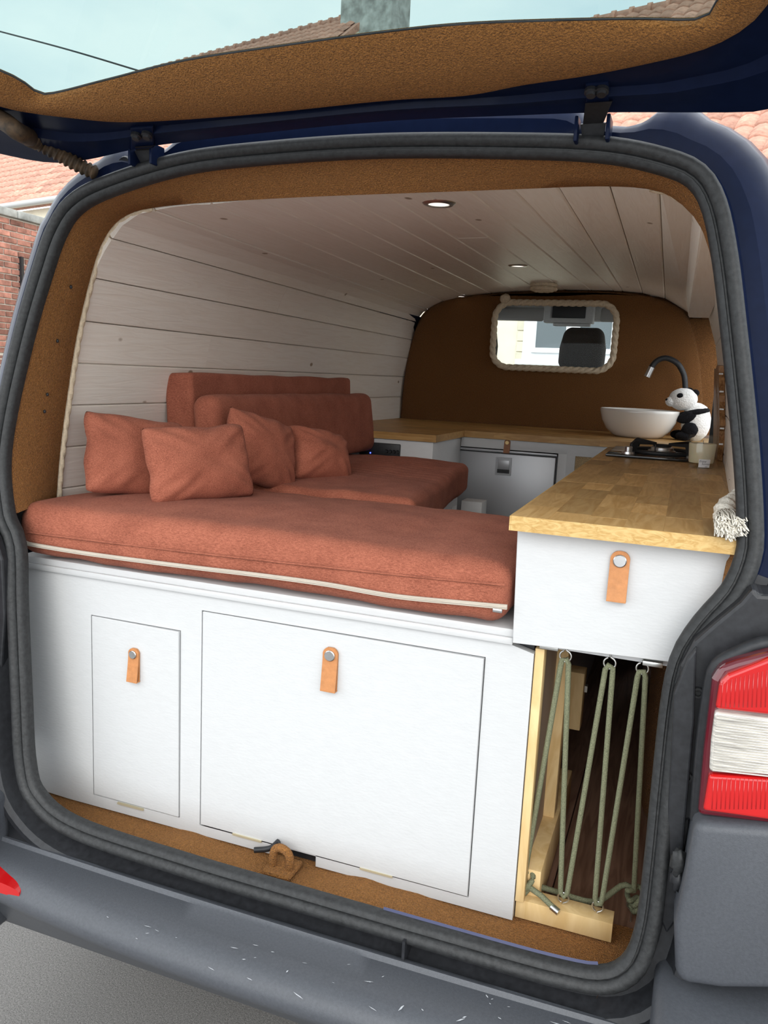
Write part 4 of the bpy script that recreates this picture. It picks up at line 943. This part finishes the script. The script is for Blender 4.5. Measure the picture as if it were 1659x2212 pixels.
v_, f_ = join(strands); o = mk('frayed_strands', v_, f_, cottonw, ts, smooth=True); o['kind'] = 'stuff'

# ================================================================== LOAD BAY: batten, hooks and elastic cord
bat = tag(box('pine_batten', .3930, .5675, .012, .052, .6015, .6385, pine, None, .001), 'pale pine batten lying on the tan sill', 'batten')
def hook(name, p, up_dir, label, open_=True, s=1):
    # screw eye: a stem and a ring
    ring = [p + V((math.cos(a)*.010*s, 0, up_dir*(.012+.010*math.sin(a))*s)) for a in [rad(-70+i*20) for i in range(17)]]
    pts = [p - V((0, 0, up_dir*.022)), p, p+V((0, 0, up_dir*.001))] + ring
    return tag(tube(name, resample(pts, step=.003), .0017, zinc, None, seg=7), label, 'hook', 'screw eyes of the elastic cord')
E1, E2, E3 = at(1222, 1413, Y=.01), at(1318, 1424, Y=.01), at(1388, 1440, Y=.01)
for e, w in ((E1, 'next to the pine framing'), (E2, 'between the two other eyes'), (E3, 'next to the tan jamb')): hook('screw_eye', V((e.x, .01, 1.132)), -1, 'zinc screw eye under the white drawer, '+w)
B0, B1, B2 = V((.402, .030, .640)), V((.476, .032, .640)), V((.538, .032, .640)); B3 = at(1364, 1972, Z=.612)
for b, w in ((B0, 'at its end beside the bed base'), (B1, 'in the middle of its length'), (B2, 'near its free end')): hook('screw_eye', b, 1, 'zinc screw eye in the pine batten, '+w)
hook('screw_eye', B3+V((0, 0, .004)), 1, 'zinc screw eye sunk in the tan sill carpet')
EZ = 1.132-.020; BZ = .660
def sag(a, b): return [a.lerp(b, t/6) for t in range(7)]
e1, e2, e3 = [V((e.x, .010, EZ)) for e in (E1, E2, E3)]; b0 = B0+V((0, 0, .03)); b1 = V((B1.x, .032, BZ)); b2 = V((B2.x, .032, BZ)); b3 = B3+V((0, 0, .045))
def V2(p, dx): return p+V((dx, 0, 0))
pth = sag(b0, V2(e1, -.006)) + [e1+V((0, -.004, .007))] + sag(V2(e1, .006), V2(b1, -.006)) + [b1+V((0, 0, -.007))] + sag(V2(b1, .006), V2(e2, -.006)) + [e2+V((0, -.004, .007))] + sag(V2(e2, .006), V2(b2, -.006)) + [b2+V((0, 0, -.007))] + sag(V2(b2, .006), V2(e3, -.006)) + [e3+V((0, -.004, .007))] + sag(V2(e3, .006), b3)
ec = thing('elastic_cord', 'olive green elastic cord zigzagging between hooks across the load bay', 'cord', (.5, .03, .66))
tube('cord_zigzag', resample(pth, step=.012), .0049, cord_m, ec, seg=10)
tube('cord_run', resample(spline([b0+V((.005, .006, -.012)), b0+V((.03, .035, -.03)), V((.46, .075, .632)), V((.53, .078, .630)), b3+V((-.02, .012, .0)), b3], 8), step=.01), .0055, cord_m, ec, seg=10)
tl1, tl2 = b0+V((.004, -.006, -.006)), at(1203, 1968, Y=-.004); tube('cord_tail', [tl1, tl1.lerp(tl2, .5)+V((0, 0, .004)), tl2], .0052, cord_m, ec, seg=10); tube('cord_tip', [tl2-(tl2-tl1).normalized()*.012, tl2+(tl2-tl1).normalized()*.004], .0062, zinc, ec, seg=10)
def knot(c, s=.013):
    pts = [c+V((s*math.cos(t)*(1+.25*math.cos(3*t)), s*.8*math.sin(2*t), s*1.2*math.sin(t)+s*.4*math.cos(2*t))) for t in [2*PI*i/40 for i in range(40)]]
    return tube('knot', pts, .0050, cord_m, ec, seg=9, closed=True)
knot(b0+V((0, 0, .002))); knot(b3+V((0, 0, -.006))); knot(b3+V((.002, 0, -.024)), .010); knot(b0+V((0, 0, -.014)), .009)
# tailgate striker in the sill
st = empty('latch_striker'); st.parent = van
felt2 = carpet
tube('striker_loop', resample(spline([(-.085, -.045, .602), (-.083, -.045, .640), (-.073, -.045, .652), (-.058, -.045, .650), (-.048, -.045, .638), (-.047, -.045, .602)], 6), step=.006), .0085, carpet, st, seg=10)
box('striker_base', -.098, -.035, -.070, -.005, .600, .612, carpet, st, .006)
tube('black_cable', spline([(-.088, -.015, .645), (-.105, -.020, .628), (-.135, -.030, .622)], 6), .006, black, st, seg=8)
box('striker_recess', -.10, .0, .017, .022, .60, .658, black, st)

# ================================================================== CEILING LIGHTS
def ceil_z(x, y):
    t = (y-YN)/(YB-YN); best = min(range(len(nearp)-1), key=lambda i: abs((nearp[i].lerp(farp[i], t).x+nearp[i+1].lerp(farp[i+1], t).x)/2-x)); a, b = nearp[best].lerp(farp[best], t), nearp[best+1].lerp(farp[best+1], t)
    k = max(0, min(1, (x-a.x)/(b.x-a.x))); return a.z+(b.z-a.z)*k
lampglow = mat('led_diffuser', (.9, .88, .84), .4, emit=(1, .93, .82, .7))
def spot(u, v, w, lit=True):
    z = 1.97
    for _ in range(6): p = at(u, v, Z=z); z = ceil_z(p.x, p.y)
    s = thing('ceiling_spotlight', 'round chrome recessed ceiling spotlight '+w, 'light', (p.x, p.y, z), 'recessed ceiling spotlights')
    latheo('bezel', [(.022, -.004), (.030, -.0035), (.034, 0), (.034, .004), (.022, .004)], V((p.x, p.y, z-.0006)), steel, s, 32)
    latheo('diffuser', [(0, -.002), (.022, -.002), (.022, .003), (0, .003)], V((p.x, p.y, z-.0006)), lampglow, s, 28); return p
spot(948, 438, 'over the bed by the door frame'); spot(1119, 573, 'midway along the plank ceiling'); spot(995, 639, 'over the switch panel corner'); spot(1415, 641, 'over the gas hob end of the bulkhead')
z = 1.99
for _ in range(6): p = at(1175, 612, Z=z); z = ceil_z(p.x, p.y)
rl = thing('rope_lamp', 'round ceiling lamp wrapped in coiled cotton rope', 'light', (p.x, p.y, z-.03))
for k, (r, dz) in enumerate(((.052, .010), (.052, .026), (.038, .006))): rope('rope_coil', [V((p.x+r*math.cos(a*PI/30), p.y+r*math.sin(a*PI/30), z-.034+dz)) for a in range(60)], .0095, cotton, rl, closed=True, pitch=.03)
# ================================================================== CAB (seen through the bulkhead window)
greyhl = mat('grey_headliner', (.62, .61, .60), .85, noise_scale=90, noise_amt=.06); greyvis = mat('grey_sun_visor', (.46, .44, .42), .8)
seatm = mat('charcoal_seat', (.040, .033, .027), .75, noise_scale=120, noise_amt=.2)
box('headliner', -.86, .86, 2.80, 3.75, 2.055, 2.075, greyhl, van); box('cab_roof', -.88, .88, 2.70, 3.9, 2.08, 2.10, blue, van)
box('header_rail', -.80, .80, 3.62, 3.72, 1.965, 2.06, greyhl, van, .02)
def visor(name, x0, x1, z0, z1): 
    v, f = rboxv(x1-x0, .03, z1-z0, .014, .05, lambda p: V(((x0+x1)/2, 3.50+p.z*.4, (z0+z1)/2))+p); return mk(name, v, f, greyvis, van, smooth=True)
visor('sun_visor', -.60, -.235, 1.945, 2.025); visor('sun_visor', .085, .45, 1.950, 2.03)
ov = empty('overhead_console'); ov.parent = van
v_, f_ = polyholes(rect(-.225, .055, 1.935, 2.055, 3.42), [rect(-.185, .010, 1.962, 2.035, 3.42)], (0, .07, 0)); mk('console_frame', v_, f_, greyhl, ov, bevel=.006); box('console_tray', -.19, .015, 3.47, 3.485, 1.955, 2.04, black, ov); box('map_light', -.17, .04, 3.425, 3.47, 1.918, 1.934, greyhl, ov, .005)
def seat(cx, name_lbl):
    s = thing('cab_seat', name_lbl, 'seat', (cx, 3.05, .75))
    v, f = rboxv(.235, .10, .215, .042, .03, lambda p: V((cx, 3.0+p.z*.15, 1.775))+V((p.x*(1-.18*(p.z/.11)*(1 if p.z > 0 else 0)), p.y, p.z))); mk('headrest', v, f, seatm, s, smooth=True)
    for d in (-.05, .05): tube('headrest_post', [(cx+d, 2.99, 1.55), (cx+d, 2.99, 1.70)], .007, steel, s)
    v, f = rboxv(.48, .13, .62, .05, .05, lambda p: V((cx, 3.0+p.z*.15, 1.29))+p); mk('backrest', v, f, seatm, s, smooth=True)
    v, f = rboxv(.48, .48, .14, .05, .05, lambda p: V((cx, 3.26, .95))+p); mk('seat_cushion', v, f, seatm, s, smooth=True)
    box('seat_base', cx-.2, cx+.2, 3.06, 3.46, .74, .90, black, s, .02)
seat(.062, 'charcoal cab seat with a wide headrest seen through the bulkhead window'); seat(-.505, 'charcoal cab seat whose headrest edge shows at the window rope')
box('cab_floor', -.88, .88, 2.76, 4.2, .70, .74, black, van); 
ws = [V((-.72, 3.72, 1.98)), V((.72, 3.72, 1.98)), V((.78, 4.45, 1.25)), V((-.78, 4.45, 1.25))]
v_, f_ = prism(ws, (0, .004, .004)); mk('windscreen', v_, f_, pane_m, van)
box('dashboard', -.80, .80, 4.0, 4.5, .74, 1.25, black, van, .03); 
for s in (-1, 1): box('cab_door', s*.86-.02, s*.86+.02, 2.80, 4.3, .55, 1.28, blue, van); v_, f_ = prism([V((s*.80, 3.68, 2.0)), V((s*.80, 3.76, 2.0)), V((s*.86, 4.5, 1.25)), V((s*.86, 4.42, 1.25))], (s*.05, 0, 0)); mk('front_pillar', v_, f_, blue, van)
box('bonnet', -.85, .85, 4.4, 4.9, .5, 1.18, blue, van, .08, 4)
for s in (-1, 1):
    for y in (.75, 3.75): latheo('wheel', [(0, -.10), (.20, -.10), (.31, -.09), (.325, -.06), (.325, .06), (.31, .09), (0, .10)], (0, 0, 0), seal, van, 32, 'Y').matrix_local = Matrix.Translation((s*.80, y, .325)) @ Matrix.Rotation(PI/2, 4, 'Z')

# ================================================================== STREET: houses, brick wall, wire
HA = rad(15); He = V((math.cos(HA), -math.sin(HA), 0)); Hn = V((math.sin(HA), math.cos(HA), 0)); HO = V((-1.0, 9.2, 0))
def hp(a, d, z): return HO + He*a + Hn*d + V((0, 0, z))
def hcoord(p): q = p-HO; return q.dot(He), q.dot(Hn), p.z
PT = rad(40)
tile_m = mat('clay_roof_tile', (.50, .27, .20), .85, noise_scale=14, noise_amt=.25, rand=.18); tile_far = tile_m
cream = mat('cream_render', (.80, .74, .58), .8, noise_scale=6, noise_amt=.05); quoin_m = mat('pale_stone', (.70, .64, .50), .8, noise_scale=9, noise_amt=.1, rand=.08)
whitefr = mat('white_window_frame', (.82, .83, .84), .4); dglass = mat('dark_window_glass', (.10, .12, .13), .08, coat=.4); gutter_m = mat('zinc_gutter', (.45, .45, .44), .5, .4)
TW, TL = .215, .30
tvs, tfs = [], []
for j in (0, 1):
    for i in range(5):
        t = i/4; h = .032*math.sin(t*PI*1.15+.1) ; tvs.append(V((t*TW*1.06, j*TL*1.12, h+(.028 if j == 0 else .004)))); 
for i in range(4): tfs.append((i, i+1, 6+i, 5+i))
for i in range(5): tvs.append(tvs[i]-V((0, 0, .022)))
for i in range(4): tfs.append((10+i, 11+i, i+1, i))
tile_me = bpy.data.meshes.new('tile'); tile_me.from_pydata([tuple(v) for v in tvs], [], tfs); tile_me.materials.append(tile_m)
for p_ in tile_me.polygons: p_.use_smooth = True
def seen(p):                                       # rough pixel of a point, to build as parts those tiles the photo shows largest
    q = p-CP; zc = q.dot(CF); return (829.5+FP*q.dot(CR)/zc, 1106-FP*q.dot(CU)/zc)
def roof(root, a0, a1, eave_d, eave_z, ridge_d, cap, label_side):
    rt = empty('roof'); rt.parent = root
    S = (ridge_d-eave_d)/math.cos(PT); sl = Hn*math.cos(PT)+V((0, 0, math.sin(PT))); nn = -Hn*math.sin(PT)+V((0, 0, math.cos(PT)))
    c = [hp(a0, eave_d, eave_z), hp(a1, eave_d, eave_z), hp(a1, eave_d, eave_z)+sl*S, hp(a0, eave_d, eave_z)+sl*S]
    v, f = prism([p-nn*.02 for p in c], -nn*.12); mk('roof_deck', v, f, tile_m, rt)
    bk_ = [c[3], c[2], c[2]+Hn*(ridge_d-eave_d)*1.0-V((0, 0, S*math.sin(PT))), c[3]+Hn*(ridge_d-eave_d)-V((0, 0, S*math.sin(PT)))]
    v, f = prism(bk_, V((0, 0, -.1))); mk('roof_back', v, f, tile_m, rt)
    R4 = Matrix((He, sl, nn)).transposed(); cells = []
    nA, nS = int((a1-a0)/TW), int(S/TL)
    for j in range(nS):
        for i in range(nA):
            p = hp(a0+i*TW, eave_d, eave_z)+sl*(j*TL); u, w = seen(p)
            vis = (0 < u < 215 and 300 < w < 460) or (300 < u < 860 and 0 < w < 140) or (215 < u < 420 and 315 < w < 360) or (1180 < u < 1659 and 225 < w < 290) or (1280 < u < 1560 and -5 < w < 60)
            cells.append((0 if vis else 1, (p-CP).length, p))
    cells.sort(key=lambda q: (q[0], q[1])); parts = []
    for k, (vv, d, p) in enumerate(cells):
        if k < cap and vv == 0:
            o = bpy.data.objects.new('tile', tile_me); COL.objects.link(o); o.parent = rt; o.matrix_local = Matrix.Translation(p) @ R4.to_4x4()
        else: parts.append(([p+R4@q for q in tvs], tfs))
    v, f = join(parts); o = mk('roof_tiles', v, f, tile_m, rt, smooth=True); o['kind'] = 'stuff'
    for i in range(int((a1-a0)/.30)):              # ridge tiles
        p = hp(a0+i*.30, eave_d, eave_z)+sl*S; q = p+He*.33; o = mk('ridge_tile', *tubev([p, p+He*.26, p+He*.27, q], [.085, .085, .11, .11], 8), tile_m, rt, smooth=True)
    n_ = 24; gp = [hp(a0+(a1-a0)*k/n_, eave_d-.06, eave_z-.04) for k in range(n_+1)]
    tube('gutter', gp, .065, gutter_m, rt, seg=10); return rt
# house with the chimney
h1 = thing('house', 'terraced house with a long clay tile roof and grey rendered chimney', 'house', hp(-7, 0, 0))
g_ = hcoord(at(62, 436, Y=11.0)); 
ez1 = onplane(62, 436, HO-Hn*.2, Hn).z
def ridge_depth(u, v, eave_d, eave_z):
    n_ = -Hn*math.sin(PT)+V((0, 0, math.cos(PT))); p = onplane(u, v, hp(0, eave_d, eave_z), n_); return hcoord(p)
ra, rd, rz_ = ridge_depth(560, 91, -.2, ez1)
ca0 = hcoord(onplane(735, 37, hp(0, rd-.35, 0), Hn))[0]; ca1 = hcoord(onplane(846, 10, hp(0, rd-.35, 0), Hn))[0]; rend = hcoord(onplane(800, 10, hp(0, rd, 0), Hn))[0]
roof(h1, -18.0, rend, -.2, ez1, rd, 170, '')
v_, f_ = prism([hp(-18.0, 0, 0), hp(rend, 0, 0), hp(rend, rd*2+.2, 0), hp(-18.0, rd*2+.2, 0)], (0, 0, ez1-.1)); mk('house_wall', v_, f_, cream, h1)
v_, f_ = prism([hp(rend-.06, 0, ez1-.1), hp(rend-.06, rd, rz_-.1), hp(rend-.06, rd*2+.2, ez1-.1)], He*.05); mk('gable_wall', v_, f_, cream, h1)
conc = mat('weathered_render', (.36, .37, .35), .9, noise_scale=4, noise_amt=.5, bump=.6, bump_scale=9, detail=8)
v_, f_ = prism([hp(ca0, rd-.35, rz_-.9), hp(ca1, rd-.35, rz_-.9), hp(ca1, rd+.35, rz_-.9), hp(ca0, rd+.35, rz_-.9)], (0, 0, 2.6)); mk('chimney', v_, f_, conc, h1, bevel=.02)
# cream house across the street
h2 = thing('house', 'cream rendered house with pale stone quoins and a white window', 'house', hp(2, 0, 0))
ez2 = onplane(1740, 345, HO-Hn*.2, Hn).z; ra2, rd2, rz2 = ridge_depth(1400, 22, -.2, ez2)
b0_ = rend+.02
roof(h2, b0_, 8.0, -.2, ez2, rd2, 120, '')
v_, f_ = prism([hp(b0_, 0, 0), hp(8, 0, 0), hp(8, rd2*2, 0), hp(b0_, rd2*2, 0)], (0, 0, ez2-.1)); mk('house_wall', v_, f_, cream, h2)
def fh(u, v, d=0): return hcoord(onplane(u, v, HO+Hn*d, Hn))
w0 = fh(1152, 700); w1 = fh(1335, 766); wa0, wa1, wz0, wz1 = w0[0], w1[0], fh(1152, 765)[2], 3.05
wn_ = empty('window'); wn_.parent = h2
def hbox(name, a0, a1, d0, d1, z0, z1, m, par, bevel=0): v, f = prism([hp(a0, d0, z0), hp(a1, d0, z0), hp(a1, d1, z0), hp(a0, d1, z0)], (0, 0, z1-z0)); return mk(name, v, f, m, par, bevel=bevel)
hbox('window_surround', wa0-.12, wa1+.12, -.03, -.001, wz0-.10, wz1+.1, whitefr, wn_, .01); hbox('window_sill', wa0-.18, wa1+.18, -.10, -.03, wz0-.14, wz0-.07, whitefr, wn_, .01)
am = (wa0+wa1)/2
for a0, a1 in ((wa0+.02, am-.03), (am+.03, wa1-.02)):
    hbox('pane', a0+.06, a1-.06, -.055, -.045, wz0+.08, wz1-.05, dglass, wn_)
    v_, f_ = polyholes([hp(a0, -.07, wz0+.02), hp(a1, -.07, wz0+.02), hp(a1, -.07, wz1), hp(a0, -.07, wz1)], [[hp(a0+.06, -.07, wz0+.08), hp(a1-.06, -.07, wz0+.08), hp(a1-.06, -.07, wz1-.05), hp(a0+.06, -.07, wz1-.05)]], Hn*.04); mk('sash', v_, f_, whitefr, wn_)
qa = fh(1117, 740)[0]; qb = fh(1136, 740)[0]; zq = .1; k = 0
while zq < ez2-.5: hbox('quoin', qa, qb+(.12 if k % 2 else 0), -.02, -.001, zq, zq+.125, quoin_m, h2, .006); zq += .135; k += 1
k = 0; zq = .1
# brick garden wall
XW = -7.5
bw = thing('brick_wall', 'old red brick side wall with a stone coping beside the van', 'wall', (XW, 7, 0))
tz = at(0, 446, X=XW).z; y0_ = at(0, 446, X=XW).y
brick_m = mat('red_brick', (.33, .15, .11), .9, noise_scale=9, noise_amt=.45, rand=.45, bump=.4, bump_scale=30); mortar = mat('pale_mortar', (.55, .50, .43), .95, noise_scale=30, noise_amt=.1)
def brickmat():
    m = mat('brick_courses', (.33, .15, .11), .9); n, l = m.node_tree.nodes, m.node_tree.links; b = n['Principled BSDF']; t = n.new('ShaderNodeTexCoord'); sx_ = n.new('ShaderNodeSeparateXYZ'); q = n.new('ShaderNodeCombineXYZ'); l.new(sx_.outputs[1], q.inputs[0]); l.new(sx_.outputs[2], q.inputs[1]); br = n.new('ShaderNodeTexBrick')
    br.inputs['Color1'].default_value = (.30, .14, .10, 1); br.inputs['Color2'].default_value = (.22, .12, .10, 1); br.inputs['Mortar'].default_value = (.55, .5, .43, 1); br.inputs['Scale'].default_value = 1; br.inputs['Brick Width'].default_value = .225; br.inputs['Row Height'].default_value = .075; br.inputs['Mortar Size'].default_value = .006
    l.new(t.outputs['Object'], sx_.inputs[0]); l.new(q.outputs[0], br.inputs[0]); l.new(br.outputs[0], b.inputs['Base Color']); return m
box('wall_core', XW-.3, XW, y0_-2.5, y0_+3.5, 0, tz-.10, mortar, bw); box('wall_courses', XW-.2, XW+.003, y0_-2.4, y0_-.30, .01, tz-.12, brickmat(), bw)
box('wall_courses', XW-.2, XW+.003, y0_-.30, y0_+3.4, .01, 1.62, bpy.data.materials['brick_courses'], bw)
box('wall_courses', XW-.2, XW+.003, y0_+2.35, y0_+3.4, 1.62, tz-.12, bpy.data.materials['brick_courses'], bw)
v, f = boxv(0, .02, 0, .207, 0, .060); bm_o = mk('brick', v, f, brick_m, bw, bevel=.004, seg=1); first = True; zr = tz-.105-.075; row = 0
while zr > 1.62:
    yy = y0_-.30 - (.1125 if row % 2 else 0)
    for k in range(12):
        o = bm_o if first else copy(bm_o, bw); first = False; o.location = (XW-.004+random.uniform(-.003, .003), yy+k*.225, zr)
    zr -= .075; row += 1
for k in range(9): box('coping_stone', XW-.34, XW+.05, y0_-2.4+k*.66, y0_-1.75+k*.66, tz-.095, tz, conc, bw, .012)
box('drain_pipe', XW+.0, XW+.05, y0_+.27, y0_+.31, .0, tz-.55, black, bw)
# overhead wire
wp = [hp(-20, -2.0, 8.2), onplane(0, 68, HO-Hn*2, Hn), onplane(150, 108, HO-Hn*2, Hn), onplane(310, 156, HO-Hn*2, Hn), hp(0, -2.0, 5.6)]
tag(tube('overhead_wire', resample(spline(wp[1:4], 6), step=.3), .012, black, None, seg=6), 'thin black overhead wire crossing the cloudy sky', 'wire')

# ------------------------------------------------------------------ keep children where they were modelled
for o in list(bpy.data.objects):
    if o.type == 'EMPTY' and o.parent is None and o.location.length > 1e-6:
        M_ = Matrix.Translation(o.location).inverted()
        for ch in o.children: ch.matrix_parent_inverse = M_
